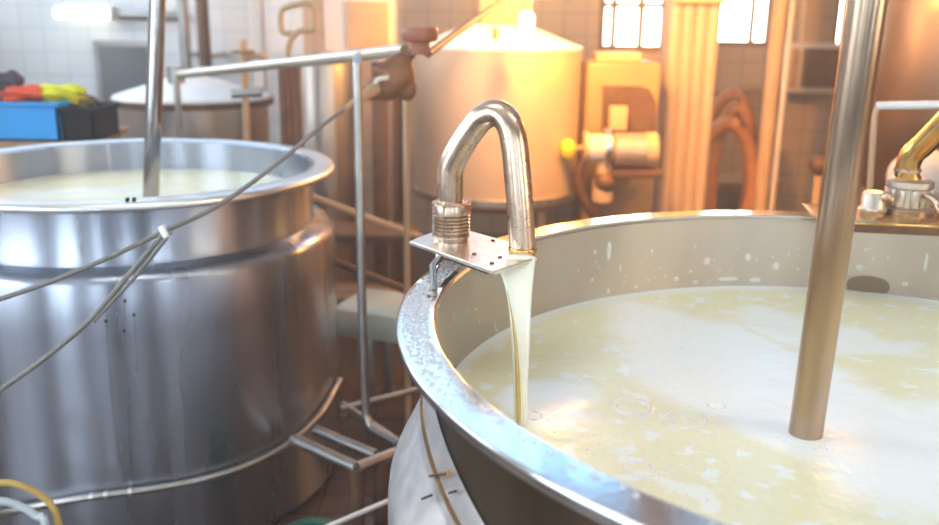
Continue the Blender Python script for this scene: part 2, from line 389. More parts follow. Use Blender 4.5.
# bubbles on the milk
def half_ball(bm, c, r, seg=8, sq=.5):
    ball(bm, Matrix.Translation(c) @ Matrix.Diagonal((r, r, r * sq, 1)), seg, 6 if seg < 12 else seg // 2)
bm = bmesh.new()
def bub(px, py, r):
    p = onz(px, py, ZM) - RC
    if hypot(p.x, p.y) < 1.01: half_ball(bm, (p.x, p.y, -.0035), r, 8, .55)
for i in range(420):
    t = random.random()
    px = random.gauss(600 + 70 * t, 45); py = random.gauss(400 + 60 * t, 34)
    if py < 330 or px < 525: continue
    bub(px, py, random.choice((.0012, .0016, .002, .003)))
for cx, cy, rx, ry, n in ((684, 419, 20, 7, 44), (632, 406, 24, 8, 30), (560, 405, 16, 6, 22), (720, 405, 10, 4, 16)):
    for i in range(n):
        a = 2 * pi * i / n + random.gauss(0, .1); k = 1 + random.gauss(0, .05)
        bub(cx + rx * k * cos(a), cy + ry * k * sin(a), random.uniform(.0009, .0019))
for cx, cy in ((684, 419), (632, 406)): 
    for i in range(6): bub(cx + random.gauss(0, 4), cy + random.gauss(0, 2), .002)
for i in range(260):                      # froth along the wall
    a = random.uniform(pi * .35, pi * 1.05); rr = 1.026 - abs(random.gauss(0, .006))
    half_ball(bm, (rr * cos(a), rr * sin(a), -.003), random.uniform(.0015, .0035), 6, .6)
for i in range(60):                       # round the shaft
    a = random.uniform(0, 2 * pi); p = onz(803, 438, ZM) - RC; rr = .037 + abs(random.gauss(0, .008))
    half_ball(bm, (p.x + rr * cos(a), p.y + rr * sin(a), -.003), random.uniform(.001, .002), 6, .6)
tag(obj('milk_bubbles', bm, DROP, None, True, RC + Vector((0, 0, ZM))), 'small froth bubbles floating on the milk in the near vat', 'bubbles', kind='stuff')
# splashes of milk on the inner wall (up to 100 large drops as parts would be uncountable: one part)
bm = bmesh.new()
def on_inner(px, py):
    d = ray(px, py); o = Vector((-RC.x, -RC.y)); A_ = d.x ** 2 + d.y ** 2; B = 2 * (d.x * o.x + d.y * o.y); C_ = o.x ** 2 + o.y ** 2 - 1.0285 ** 2
    D = B * B - 4 * A_ * C_
    t = (-B + sqrt(max(D, 0))) / 2 / A_; return Vector((d.x * t, d.y * t, EYE + d.z * t))
spots = [(609, 251, 3, 10), (595, 252, 2, 2.5), (609, 246, 2.5, 3), (652, 251, 2, 2), (676, 279, 3, 3), (707, 261, 4, 4), (748, 257, 3, 4), (728, 279, 11, 2.2), (755, 280, 6, 2.4), (620, 268, 1.3, 5), (636, 287, 2, 2), (608, 291, 2, 3), (592, 280, 2, 2), (578, 271, 1.4, 1.4), (660, 268, 1, 1), (640, 262, 1, 1), (625, 276, 1.2, 1.2), (695, 282, 3, 1.5), (926, 262, 1.6, 9), (776, 266, 3, 4), (470, 283, 1, 1), (452, 318, 1, 6), (479, 322, 1.2, 4), (495, 326, 1, 5), (476, 309, 2.5, 1), (468, 309, 1.2, 1), (860, 268, 4, 3), (905, 284, 3, 2), (497, 331, 2, 2), (720, 270, 1, 1), (690, 272, 1.4, 1.2), (596, 262, 1, 2), (648, 280, 1.4, 2)]
for i in range(40):
    spots.append((random.uniform(560, 920), random.uniform(245, 284) + max(0, (660 - 560) * 0), random.uniform(.5, 1.2), random.uniform(.5, 1.4)))
for px, py, rx, ry in spots:
    p = on_inner(px, py); k = p.length / FPX * .9
    if p.z < ZM + .006 or p.z > ZR - .03: continue
    n = (Vector((RC.x, RC.y, 0)) - Vector((p.x, p.y, 0))).normalized(); t = Vector((0, 0, 1)).cross(n)
    M = Matrix(((t.x, n.x, 0, p.x - RC.x), (t.y, n.y, 0, p.y - RC.y), (0, 0, 1, p.z), (0, 0, 0, 1)))
    ball(bm, M @ Matrix.Diagonal((rx * k, .0016, ry * k, 1)), 10, 8)
tag(obj('milk_splashes', bm, mat('dried milk splash', (.74, .71, .65), .4), None, True, RC), 'white milk splashes stuck to the inner wall of the near vat', 'splashes', kind='stuff')
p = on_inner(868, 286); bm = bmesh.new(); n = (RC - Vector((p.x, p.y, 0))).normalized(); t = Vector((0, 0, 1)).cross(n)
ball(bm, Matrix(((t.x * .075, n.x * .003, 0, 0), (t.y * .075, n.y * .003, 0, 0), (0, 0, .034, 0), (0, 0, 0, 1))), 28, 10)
obj('brown_patch', bm, mat('soft brown patch', (.26, .18, .12), .5), vat, True, p)  # flattened brown patch on the far inner wall
# water beads on the flat rim, left
bm = bmesh.new()
n_ = 0
while n_ < 1700:
    a = random.uniform(radians(158), radians(208)); rr = random.uniform(1.048, 1.100)
    dens = 1 if a < radians(196) else (208 - degrees(a)) / 22
    if random.random() > dens: continue
    half_ball(bm, (rr * cos(a), rr * sin(a), ZR + .0005), random.choice((.0012, .0016, .0022, .003)), 6, .7); n_ += 1
for i in range(60):
    a = random.uniform(radians(208), radians(250)); rr = random.uniform(1.045, 1.06)
    half_ball(bm, (rr * cos(a), rr * sin(a), ZR + .0005), random.choice((.002, .003, .0045)), 6, .5)
tag(obj('water_beads', bm, WATER, None, True, RC), 'water beads on the flat rim of the near vat, below the spout', 'droplets', kind='stuff')

# ---- agitator shaft standing in the near vat
sb = onz(805, 437, ZM - .012); st = aty(876, -60, 1.66)
sh = thing('agitator_shaft', 'thick slanting steel shaft dipping into the milk of the near vat', 'shaft', sb)
tubeo('shaft_tube', [sb, sb.lerp(st, .3), sb.lerp(st, .7), sb + (st - sb) * 2.2], .0345, SHAFTM, sh, 40)

# ---- spout plate with gooseneck
PZ = 1.400
pL, pR, pF = Vector((-.154, 2.217, 0)), Vector((.056, 1.957, 0)), Vector((0, 2.338, 0))
e1 = (pR - pL); e2 = (pF - pL); ang = atan2(e1.y, e1.x); l1, l2 = e1.length, e2.length
u1 = e1.normalized(); u2 = e2.normalized()
pc = pL + e1 / 2 + e2 / 2
pl = thing('spout_bracket', 'drilled rectangular steel plate bridging the rim of the near vat under the gooseneck', 'bracket', pc + Vector((0, 0, PZ)))
bm = bmesh.new()
poly = [onz(x, y, PZ) - pc - Vector((0, 0, PZ)) for x, y in ((409, 241), (494, 271), (537, 258), (532, 248), (450, 225))]
va_ = [bm.verts.new(p) for p in poly]; vb_ = [bm.verts.new(p - Vector((0, 0, .010))) for p in poly]
bm.faces.new(va_); bm.faces.new(vb_[::-1])
for i in range(5): bm.faces.new([va_[i], va_[(i + 1) % 5], vb_[(i + 1) % 5], vb_[i]])
bmesh.ops.bevel(bm, geom=list(bm.edges), offset=.002, segments=2, affect='EDGES'); obj('plate', bm, PLATE, pl, True, pc + Vector((0, 0, PZ)))
for (ua, va) in ((.03, .06), (.035, .16), (.20, .05), (.26, .08), (.25, .13), (.12, .175), (.21, .165), (.29, .03)):
    q = pL + u1 * ua + u2 * va
    latheo('bolt', [(0, .004), (.004, .004), (.0055, .002), (.0055, 0)], BROWNM, q + Vector((0, 0, PZ)), pl, 10)
for ua, va in ((.10, .09), (.13, .05), (.02, .16)):
    q = pL + u1 * ua + u2 * va
    pass
s0 = pL + u1 * .08 + u2 * .03
fa = Vector((RC.x + 1.072 * cos(radians(171)), RC.y + 1.072 * sin(radians(171)), ZR))
fb = Vector((RC.x + 1.05 * cos(radians(160)), RC.y + 1.05 * sin(radians(160)), ZR))
tubeo('strut', [s0 + Vector((0, 0, PZ - .008)), aty(438, 268, s0.y - .02), onz(425, 299, ZR + .004)], .0045, PLATE, pl, 10)
tubeo('strut', [s0 + u1 * .03 + Vector((0, 0, PZ - .008)), fa.lerp(s0 + Vector((0, 0, PZ)), .5), onz(434, 292, ZR + .004)], .008, DULL, pl, 12)
bm = bmesh.new(); half_ball(bm, (0, 0, 0), .012, 14, .7); obj('clamp_foot', bm, DULL, pl, True, onz(432, 294, ZR + .004))
# folded gusset under the plate
bm = bmesh.new(); box(bm, (0, 0, 0), (.19, .012, .028), ang, .002); obj('gusset', bm, BROWNM, pl, True, pL + u1 * .155 + u2 * .055 + Vector((0, 0, PZ - .024)))
# gooseneck
gb = Vector((-.048, 2.235, PZ))
go_end = onz(522.5, 250, PZ + .006)
gk = thing('gooseneck_pipe', 'bent steel gooseneck pipe pouring milk into the near vat', 'pipe', gb)
def gp(px, py, t): return aty(px, py, gb.y + (go_end.y - gb.y) * t)
R_ = .0325
ctrl = [gb + Vector((0, 0, .02)), gp(450.5, 200, 0), gp(450, 180, 0), gp(451, 168, .01), gp(455, 157, .05), gp(463, 143, .12), gp(474, 127, .24), gp(482, 118, .34), gp(493, 113, .47), gp(503, 116, .6), gp(510, 126, .72), gp(514, 142, .8), gp(517, 170, .87), gp(520, 205, .94), go_end]
tubeo('bent_tube', ctrl, R_, CHROME, gk, 40, 6)
def ribs_nut(c, r, h, n_r, parent):
    prof = [(R_, h + .002), (r * .96, h), (r, h - .006), (r, h * .74), (r * .94, h * .72)]
    for i in range(n_r):
        z1 = h * .70 - i * (h * .56 / n_r); dz = h * .56 / n_r
        prof += [(r * .90, z1), (r * .97, z1 - dz * .25), (r * .97, z1 - dz * .7), (r * .90, z1 - dz)]
    prof += [(r * .97, h * .12), (r * .97, .02), (r * .9, 0), (R_, 0)]
    latheo('threaded_union', prof, CHROME, c, parent, 48)
ribs_nut(gb, .050, .096, 6, gk)
bm = bmesh.new()                         # hexagonal lock nut on top of the union
r6 = [(.052 * cos(radians(60 * i + 10)), .052 * sin(radians(60 * i + 10))) for i in range(6)]
v0 = [bm.verts.new((x, y, 0)) for x, y in r6]; v1 = [bm.verts.new((x, y, .02)) for x, y in r6]
bm.faces.new(v0[::-1]); bm.faces.new(v1)
for i in range(6): bm.faces.new([v0[i], v0[(i + 1) % 6], v1[(i + 1) % 6], v1[i]])
bmesh.ops.bevel(bm, geom=list(bm.edges), offset=.003, segments=2, affect='EDGES')
obj('lock_nut', bm, CHROME, gk, True, gb + Vector((0, 0, .082)))
latheo('outlet_collar', [(R_ - .004, 0), (R_ + .002, 0), (R_ + .003, .008), (R_ + .001, .012), (R_, .013)], GOLDM, go_end + Vector((0, 0, -.003)), gk, 40)
# pouring milk stream
ys = [(254, 498, 536), (260, 495, 536), (266, 497, 535), (275, 501, 534), (290, 506, 532.5), (310, 509, 531.5), (335, 511, 530), (360, 512.5, 529), (390, 513.5, 527.5), (415, 514, 527), (426, 514, 527)]
ztop, zbot = PZ + .004, ZM
ptop = onz(517, 258, PZ); pbot = onz(520.5, 424, ZM)
bm = bmesh.new(); rings = []; NS = 20; rings2 = []
for i, (py, xa, xb) in enumerate(ys):
    t = max(0, (py - 258) / (424 - 258)); Y = ptop.y + .012 * (1 - t) + (pbot.y - ptop.y) * (t ** .75)
    a_, b2 = aty(xa, py, Y), aty(xb, py, Y); c = (a_ + b2) / 2; hw = (b2 - a_).length / 2
    if i == 0: c.z = min(c.z, PZ + .012)
    dp = [.020, .022, .017, .013, .011, .010, .0095, .009, .009, .009, .010][i]
    rings.append([bm.verts.new(c + Vector((hw * cos(2 * pi * k / NS), dp * sin(2 * pi * k / NS) * (1 + .25 * cos(4 * pi * k / NS)), 0))) for k in range(NS)])
for a_, b2 in zip(rings, rings[1:]):
    for k in range(NS): bm.faces.new([a_[k], a_[(k + 1) % NS], b2[(k + 1) % NS], b2[k]])
bm.faces.new(rings[0]); bm.faces.new(rings[-1])
strm = tag(obj('milk_stream', bm, MILKS), 'stream of creamy milk falling from the gooseneck outlet into the vat', 'milk')
md = strm.modifiers.new('s', 'SUBSURF'); md.levels = 2; md.render_levels = 2
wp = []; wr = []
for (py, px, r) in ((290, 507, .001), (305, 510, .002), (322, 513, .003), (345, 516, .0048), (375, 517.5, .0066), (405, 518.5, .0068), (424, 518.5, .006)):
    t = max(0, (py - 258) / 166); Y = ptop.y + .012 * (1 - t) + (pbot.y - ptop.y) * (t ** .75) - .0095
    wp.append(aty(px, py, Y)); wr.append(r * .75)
bm = bmesh.new(); tube(bm, wp, wr, 10); o = obj('refraction_thread', bm, REFRACT, strm); o['label'] = 'painted yellow refraction along the milk stream'  # added thread paints the refraction along the stream's edge
bm = bmesh.new()
for (px, py, r_) in ((684, 419, .046), (684, 419, .028), (632, 406, .050), (632, 406, .03), (530, 414, .024), (716, 404, .02), (640, 468, .03)):
    p = onz(px, py, ZM) - RC; n = 56; ph = random.random() * 6
    P = [Vector((p.x + r_ * (1 + .07 * sin(2 * a + ph)) * cos(a), p.y + r_ * (1 + .06 * cos(3 * a + ph)) * sin(a), -.0046)) for a in [2 * pi * i / n for i in range(n + 1)]]
    tube(bm, P, [.0026 + .0014 * sin(a * 3 + ph) ** 2 for a in [2 * pi * i / n for i in range(n + 1)]], 8)
tag(obj('milk_ripples', bm, DROP, None, True, RC + Vector((0, 0, ZM))), 'small ring ripples on the milk beside the falling stream', 'ripples', kind='stuff')
# ================================================================ second spout on the far rim, right
v = thing('valve_bracket', 'brassy steel plate on the far rim of the near vat, right of the shaft', 'bracket', aty(900, 218, 2.93))
pa, pb = aty(823, 216, 2.99), aty(960, 222, 2.86)
zz = 1.375
pz_a, pz_b = onz(826, 222, zz), onz(960, 228, zz)
bm = bmesh.new(); cc = (pz_a + pz_b) / 2 + Vector((0, .13, 0)); wd = (pz_b - pz_a).length
box(bm, (0, 0, 0), (wd, .26, .010), atan2(pz_b.y - pz_a.y, pz_b.x - pz_a.x), .003)
obj('plate', bm, GOLDM, v, True, cc)
bm = bmesh.new(); box(bm, (0, 0, 0), (wd * .96, .02, .025), atan2(pz_b.y - pz_a.y, pz_b.x - pz_a.x), .002)
obj('folded_edge', bm, BROWNM, v, True, cc + Vector((0, -.112, -.017)))
vb = onz(906, 211, zz + .005); UNION = mat('dull beige cast steel', (.60, .52, .42), .4, .9, .15, 20)
g2 = thing('outlet_pipe', 'bent brassy pipe in a ribbed union at the right edge, above the far rim', 'pipe', vb)
Yv = vb.y
prof = [(.03, .11), (.058, .108), (.062, .10), (.062, .085)]
latheo('ribbed_union', [(0, 0), (.075, 0), (.078, .012), (.062, .02), (.062, .075), (.07, .08), (.07, .098), (.055, .105), (.03, .105)], UNION, vb, g2, 16)
bm = bmesh.new()
for i in range(14):
    a = 2 * pi * i / 14; box(bm, (.064 * cos(a), .064 * sin(a), .048), (.012, .012, .052), a, .002)
obj('grip_rib', bm, UNION, g2, True, vb)
g2p = [vb + Vector((0, 0, .09)), aty(907, 176, Yv), aty(908, 165, Yv), aty(913, 154, Yv - .01), aty(922, 146, Yv - .03), aty(940, 128, Yv - .08), aty(965, 102, Yv - .15)]
tubeo('bent_tube', g2p, .036, GOLDM, g2, 32, 6)
latheo('elbow_collar', [(.034, 0), (.040, .002), (.040, .012), (.034, .014)], CHROME, aty(907, 172, Yv), g2, 32)
tubeo('drain_tube', [aty(918, 198, Yv - .04), aty(926, 196, Yv - .07), aty(934, 200, Yv - .1), aty(939, 210, Yv - .12), aty(941, 217, Yv - .12)], .011, CHROME, g2, 14, 5)
cp = onz(872, 212, zz + .005)
cl = thing('side_cock', 'small round steel cock beside the ribbed union on the far rim', 'valve', cp)
latheo('cock_body', [(0, 0), (.04, 0), (.043, .01), (.036, .02), (.036, .055), (.03, .065), (0, .068)], UNION, cp, cl, 24)
tubeo('cock_stem', [cp + Vector((.0, 0, .045)), cp + Vector((.055, -.005, .045))], .014, CHROME, cl, 14)
bm = bmesh.new(); half_ball(bm, (0, 0, 0), .017, 14, 1); obj('cock_handle', bm, CHROME, cl, True, cp + Vector((.022, -.03, .055)))
# white bent tube frame behind
fr = thing('tube_frame', 'white bent tube frame standing behind the brassy pipe at the right edge', 'frame', aty(870, 212, 3.3))
Yf = 3.25
p1, p2, p3 = aty(868, 215, Yf), aty(876, 106, Yf), aty(990, 104, Yf - .1)
leg_base = Vector((p1.x - .01, Yf + .02, 0))
tubeo('upright', [leg_base, p1, p2 - Vector((0, 0, .03)), p2 + Vector((.006, 0, -.008)), p2 + Vector((.02, 0, .0))], .011, TANPIPE, fr, 12)
tubeo('top_rail', [p2 + Vector((.0, 0, .0)), p2.lerp(p3, .1), p3], .015, WHITEP, fr, 14)

# ================================================================ LEFT VAT
LC = Vector((-1.3956, 3.6492, 0)); LR = .827
lv = thing('milk_vat', 'round stainless steel vat on the left, farther away, with a stepped lower drum', 'vat', LC)
Z = 1.35
latheo('upper_drum', [(.722, .95), (.726, Z - .01), (.745, Z - .004), (.748, Z - .03), (.735, Z - .04), (.732, 1.15), (.738, 1.135), (.738, 1.10)], DRUM, LC, lv, 160)
latheo('rolled_rim', [(.742, Z - .012), (.742, Z - .002), (.750, Z + .002), (.80, Z), (.815, Z), (.825, Z - .006), (.829, Z - .016), (.826, Z - .027), (.815, Z - .032), (.80, Z - .028), (.745, Z - .03)], mat('bright steel rim', (.80, .79, .77), .33, 1, .06, 6), LC, lv, 160)
latheo('lower_drum', [(.736, 1.118), (.75, 1.112), (.785, 1.108), (.806, 1.10), (.818, 1.088), (.824, 1.07), (.824, .9), (.823, .45), (.822, .05), (.81, .02), (.78, 0), (0, 0)], DRUM, LC, lv, 160)
# inner wall seam
bm = bmesh.new(); box(bm, (0, 0, 0), (.004, .012, .2)); pp = aty(9, 163, 4.1)
a_ = radians(118)
obj('inner_seam', bm, PLATE, lv, False, LC + Vector((.722 * cos(a_), .722 * sin(a_), 1.24)))
# two dark clips on the near rim
for px in (127.5, 134):
    p = onz(px, 200, Z + .004); boxo('rim_clip', p, (.010, .02, .016), BLACK, lv)
bm = bmesh.new(); bm2 = lathe(bm, [(.720, 0), (.70, -.002), (0, -.002)], 96)
MILK2 = milk_mat('milk surface in left vat', [(-.25, .1, .2, .35, .12, .6), (.2, -.3, .1, .5, .15, .5)], (.72, .76))
tag(obj('milk', bm, MILK2, None, True, LC + Vector((0, 0, 1.215))), 'pale yellow milk inside the left vat', 'milk', kind='stuff')
# drips running down the lower drum
DRIP = mat('dried drip', (.30, .31, .34), .45, .8)
def ondrum(px, py, r=.8245, c=LC):
    d = ray(px, py); ox, oy = -c.x, -c.y; A_ = d.x ** 2 + d.y ** 2; B = 2 * (d.x * ox + d.y * oy); C_ = ox * ox + oy * oy - r * r
    D = B * B - 4 * A_ * C_; t = (-B - sqrt(max(D, 0))) / 2 / A_; return Vector((0, 0, EYE)) + d * t
drips = [[(106, 305), (108, 350), (112, 400), (118, 450), (125, 490)], [(124, 303), (125, 340), (127, 400), (128, 450), (131, 480)], [(181, 348), (179, 375), (183, 400), (184, 440), (188, 475)], [(134, 316), (136, 350), (137, 372)]]
for d_ in drips:
    P = [ondrum(x, y, .8238) for x, y in d_]; bm = bmesh.new(); S = spline(P, 5)
    tube(bm, [p - LC for p in S], [.0022 + .0012 * sin(i * .9) for i in range(len(S))], 6); obj('drip_mark', bm, DRIP, lv, True, LC)
for x, y in ((106, 321), (125, 301), (134, 315), (235, 386), (124, 331)):
    p = ondrum(x, y, .8245); bm = bmesh.new(); half_ball(bm, (0, 0, 0), .006, 8, 1); obj('rust_spot', bm, BROWNM if x > 200 else BLACK, lv, True, p)
tubeo('drum_seam', [ondrum(78, 220, .733), ondrum(83, 262, .733)], .003, PLATE, lv, 8)

# left shaft
s0_, s1_ = aty(151, 196, 3.62), aty(157.5, 0, 3.62)
s0_.z = max(s0_.z, 0); dirv = (s1_ - s0_)
k0 = (1.0 - s0_.z) / dirv.z
ls = thing('agitator_shaft', 'thin upright polished shaft standing in the left vat', 'shaft', s0_ + dirv * k0)
tubeo('shaft_tube', [s0_ + dirv * k0, s0_ + dirv * .5, s1_, s0_ + dirv * 3.2], .032, mat('grey polished shaft', (.37, .35, .34), .14, 1, .1, 20), ls, 32)

# ================================================================ support ring, frame and pipes between the vats
SR = thing('support_frame', 'grey pipe frame ringing the left vat low down, with struts between the vats', 'frame', LC)
ringpts = [(-60, 524), (0, 513), (45, 505), (90, 497), (150, 489), (200, 480), (245, 466), (280, 449), (305, 430), (322, 412), (334, 392), (340, 380)]
RP = [ondrum(x, y, .842) for x, y in ringpts]
tubeo('ring_pipe', [p for p in RP], .014, DULL, SR, 16, 6)
for px in (90, 104, 128): 
    bm = bmesh.new(); p = ondrum(px, {90: 497, 104: 495, 128: 492}[px], .842)
    q = ondrum(px + 4, {90: 497, 104: 495, 128: 492}[px] - .6, .842); tube(bm, [Vector((0, 0, 0)), q - p], .0155, 14); obj('ring_collar', bm, PLATE, SR, True, p)
FZ = .38
F = lambda x, y: onz(x, y, FZ)
tubeo('strut', [F(293, 439), F(357, 468)], .023, DULL, SR, 16)
tubeo('strut', [F(357, 468), F(410, 447)], .023, DULL, SR, 16)
tubeo('strut', [F(316, 430), F(376, 455)], .020, DULL, SR, 16)
tubeo('strut', [F(343, 404), F(402, 444)], .014, DULL, SR, 14)
tubeo('strut', [F(340, 409), F(420, 389)], .014, DULL, SR, 14)
for x, y in ((357, 468), (380, 459)):
    p = F(x, y); tubeo('post', [Vector((p.x, p.y, 0)), p], .026, BROWNM, SR, 14)
v1 = F(366, 425); v1b = F(398, 443)
tubeo('riser_pipe', [v1b, v1b.lerp(v1, .7), v1.lerp(v1b, .1) + Vector((0, 0, .02)), v1 + Vector((0, 0, .1)), aty(362, 300, v1.y), aty(359, 150, v1.y + .02), aty(357, 75, v1.y + .03), aty(357, 64, v1.y + .06), aty(358, 57, v1.y + .3), aty(359, 56, 4.05)], .017, DULL, SR, 14, 4)
v2 = aty(408, 380, 4.05)
tubeo('riser_pipe', [Vector((v2.x, v2.y, 0)), aty(407, 240, v2.y), aty(405.5, 58, v2.y)], .015, TANPIPE, SR, 14)
# light thin rod low in front
rd = thing('thin_rod', 'thin pale rod slanting low between the two vats', 'rod', onz(331, 528, .3))
tubeo('rod', [onz(322, 529, .3), onz(395, 498, .3)], .009, WHITEP, rd, 12)
tubeo('rod_post', [Vector((*onz(333, 524, .3).xy, 0)), onz(333, 524, .3)], .012, DULL, rd, 12)

# main rail above
Yr = 3.75
r0, r1 = aty(176, 75, 5.6), aty(405, 50, 3.9)
RAILM = mat('tan grey rail metal', (.60, .54, .46), .42, .7, .08, 8)
rl = thing('handrail_pipe', 'pale steel rail running above the left vat towards the clamp', 'rail', r0)
tubeo('rail', [r0, r1], .026, RAILM, rl, 20)
latheo('rail_flange', [(0, -.05), (.05, -.05), (.05, .05), (0, .05)], DULL, r0, rl, 20)
for px, Yq in ((282, 4.35),):
    t = (px - 176) / (405 - 176); iy = (1 - t) / r0.y + t / r1.y; p = r0.lerp(r1, (1 / iy - r0.y) / (r1.y - r0.y))
    tubeo('rail_post', [Vector((p.x, p.y, 0)), p], .020, BROWNM, rl, 14)
p = r0 + Vector((-.0, 0, 0)); tubeo('rail_post', [Vector((p.x, p.y, 0)), p], .020, DULL, rl, 14)

# clamp cluster
Yc = 3.8
kc = thing('cable_clamp', 'brown clamp with a round knob on the rail end, holding the cable', 'clamp', aty(395, 78, Yc))
bm = bmesh.new()
for (px, py, rpx, sx, sz) in ((397, 76, 15, 1, 1.1), (385, 88, 13, 1.3, .8), (407, 88, 9, .9, 1.2), (384, 70, 9, 1, .8), (374, 92, 8, 1.4, .9), (400, 62, 10, 1, .8)):
    rr = bmesh.ops.create_uvsphere(bm, u_segments=14, v_segments=10, radius=wpx(rpx * 1.2, Yc))
    bmesh.ops.transform(bm, matrix=Matrix.Translation(aty(px, py, Yc) - aty(395, 78, Yc)) @ Matrix.Diagonal((sx, .8, sz, 1)), verts=rr['verts'])
ob = obj('clamp_body', bm, mat('orange brown clamp casting', (.26, .11, .045), .5, .2, .2, 9), kc, True, aty(395, 78, Yc))
rm = ob.modifiers.new('r', 'REMESH'); rm.mode = 'VOXEL'; rm.voxel_size = .008; rm.use_smooth_shade = True
latheo('knob', [(0, .055), (.070, .055), (.075, .047), (.075, .012), (.068, 0), (.040, -.006), (.040, -.055), (0, -.055)], REDK, aty(420, 41, Yc), kc, 28)
tubeo('knob_stem', [aty(418, 46, Yc), aty(402, 66, Yc)], .018, BROWNM, kc, 12)
bm = bmesh.new()
tube(bm, spline([aty(374, 88, Yc - .05) - aty(380, 84, Yc), aty(378, 80, Yc - .06) - aty(380, 84, Yc), aty(387, 78, Yc - .05) - aty(380, 84, Yc), aty(391, 74, Yc - .03) - aty(380, 84, Yc)], 5), .011, 12)
obj('clamp_lever', bm, CREAM, kc, True, aty(380, 84, Yc))
# rising rod from knob
rr_ = thing('inclined_rod', 'brown rod rising from the clamp knob towards the agitator motor', 'rod', aty(428, 56, 3.8))
tubeo('rod', [aty(428, 54, 3.8), aty(456, 33, 4.4), aty(500, 2, 5.4)], .016, BROWNM, rr_, 12)
# cables
cab = thing('power_cable', 'grey cable sagging from the clamp across the front of the left vat', 'cable', aty(163, 232, 2.62))
cpts = [aty(376, 90, 3.74), aty(352, 104, 3.55), aty(320, 127, 3.26), aty(290, 153, 2.98), aty(250, 184, 2.84), (aty(212, 209, 2.72)), aty(163, 232, 2.62), aty(110, 257, 2.56), aty(50, 282, 2.5), aty(0, 299, 2.46), aty(-60, 318, 2.4)]
tubeo('cable_sheath', cpts, [.0075] * (10 * 6 + 1), CABLE, cab, 12, 6)
tubeo('cable_gland', [aty(376, 89, 3.74), aty(356, 101, 3.59), aty(342, 112, 3.46)], [.024, .016, .008], TANPIPE, cab, 14)
cab2 = thing('power_cable', 'second grey cable dropping to the lower left from the white tie', 'cable', aty(160, 234, 2.61))
c2 = [aty(164, 233, 2.60), aty(150, 250, 2.59), aty(125, 279, 2.57), aty(90, 320, 2.53), aty(45, 358, 2.5), aty(0, 390, 2.46), aty(-60, 430, 2.4)]
tubeo('cable_sheath', c2, .008, CABLE, cab2, 12, 6)
tubeo('cable_strand', [p + Vector((.016, 0, .004)) for p in (aty(166, 233, 2.60), aty(152, 251, 2.59), aty(128, 280, 2.57), aty(88, 323, 2.53))], .006, CABLE, cab2, 10, 6)
tie = tag(tubeo('cable_tie', [aty(161, 227, 2.607), aty(167, 238, 2.592)], .0105, TIE, None, 12), 'white tie binding the two cables before the left vat', 'cable tie')
# hoses lower left
hz = thing('hose', 'yellow hose arching at the lower left corner in front of the left vat', 'hose', aty(0, 486, 2.55))
tubeo('hose_body', [aty(-50, 492, 2.5), aty(0, 483, 2.55), aty(22, 486, 2.56), aty(42, 496, 2.57), aty(53, 508, 2.57), aty(58, 522, 2.57), aty(60, 545, 2.56), aty(60, 640, 2.5)], .011, YHOSE, hz, 14, 6)
hz2 = thing('hose', 'grey hose below the yellow one at the lower left corner', 'hose', aty(0, 505, 2.5))
tubeo('hose_body', [aty(-40, 500, 2.5), aty(0, 501, 2.52), aty(20, 506, 2.53), aty(36, 516, 2.53), aty(46, 530, 2.52), aty(50, 640, 2.48)], .013, mat('pale grey hose', (.55, .6, .65), .3), hz2, 14, 6)
# green tub, trough, clutter between the vats
def tub(name, label, cat, c, r, h, m, sx=1.0):
    t = thing(name, label, cat, c)
    latheo('tub_shell', [(0, 0), (r * .85, 0), (r, h), (r + .012, h), (r + .012, h - .02), (r * .99, h - .02), (r * .83, -.0 + .0), (0, .0)][:4] + [(r - .01, h - .005), (r * .82, .012), (0, .012)], m, c, t, 40)
    latheo('tub_lip', [(r - .012, h - .004), (r - .004, h + .006), (r + .014, h + .004), (r + .014, h - .016), (r + .002, h - .018)], m, c, t, 40); return t
tub('plastic_tub', 'green plastic tub on the floor between the two vats', 'tub', Vector((-.53, 2.74, 0)), .10, .22, GREEN)
tp = onz(372, 352, .55)
tr = thing('trough', 'pale enamel trough with a rounded edge behind the frame between the vats', 'trough', Vector((tp.x, tp.y + .3, 0)))
bm = bmesh.new(); box(bm, (0, 0, .5), (.7, .4, .16), -.35, .05); obj('trough_body', bm, TROUGH, tr, True, Vector((tp.x + .12, tp.y + .6, 0)))
for dx, dy in ((-.2, -.02), (.2, -.16), (-.12, .16), (.26, .04)):
    boxo('leg', Vector((tp.x + .12 + dx, tp.y + .6 + dy, .22)), (.04, .04, .44), DULL, tr)
for i, (px, py, w_, h_, Y, m, nm, lb) in enumerate((
        (352, 250, .5, .75, 5.3, BLADE, 'steel_bench', 'dark low bench standing on the floor behind the riser pipes'),)):
    p = aty(px, py, Y); t = thing(nm, lb, 'bench', Vector((p.x, Y, 0)))
    p.x = -.62; Y = 5.15; t.location = (p.x, Y, 0)
    boxo('bench_top', Vector((p.x, Y, .72)), (.6, .34, .05), m, t)
    boxo('shelf', Vector((p.x, Y, .35)), (.5, .3, .03), WOOD, t)
    for dx in (-.26, .26):
        for dy in (-.13, .13): boxo('leg', Vector((p.x + dx, Y + dy, .35)), (.05, .05, .7), BROWNM, t)
# low pipes running across behind the frame
for (x0, y0, x1, y1, Y, r, m, lb) in ((336, 205, 425, 240, 4.6, .02, TANPIPE, 'tan slanting pipe behind the riser pipes, upper of the two'), (340, 262, 425, 300, 4.2, .02, BROWNM, 'brown slanting pipe behind the riser pipes, lower of the two')):
    t = thing('slanting_pipe', lb, 'pipe', aty(x0, y0, Y)); a_, b2 = aty(x0 - 40, y0 - 14, Y), aty(x1 + 60, y1 + 22, Y)
    tubeo('pipe_run', [a_, b2], r, m, t, 12)
    for q in (a_, b2): tubeo('support_post', [Vector((q.x, q.y, 0)), q], .015, BROWNM, t, 10)

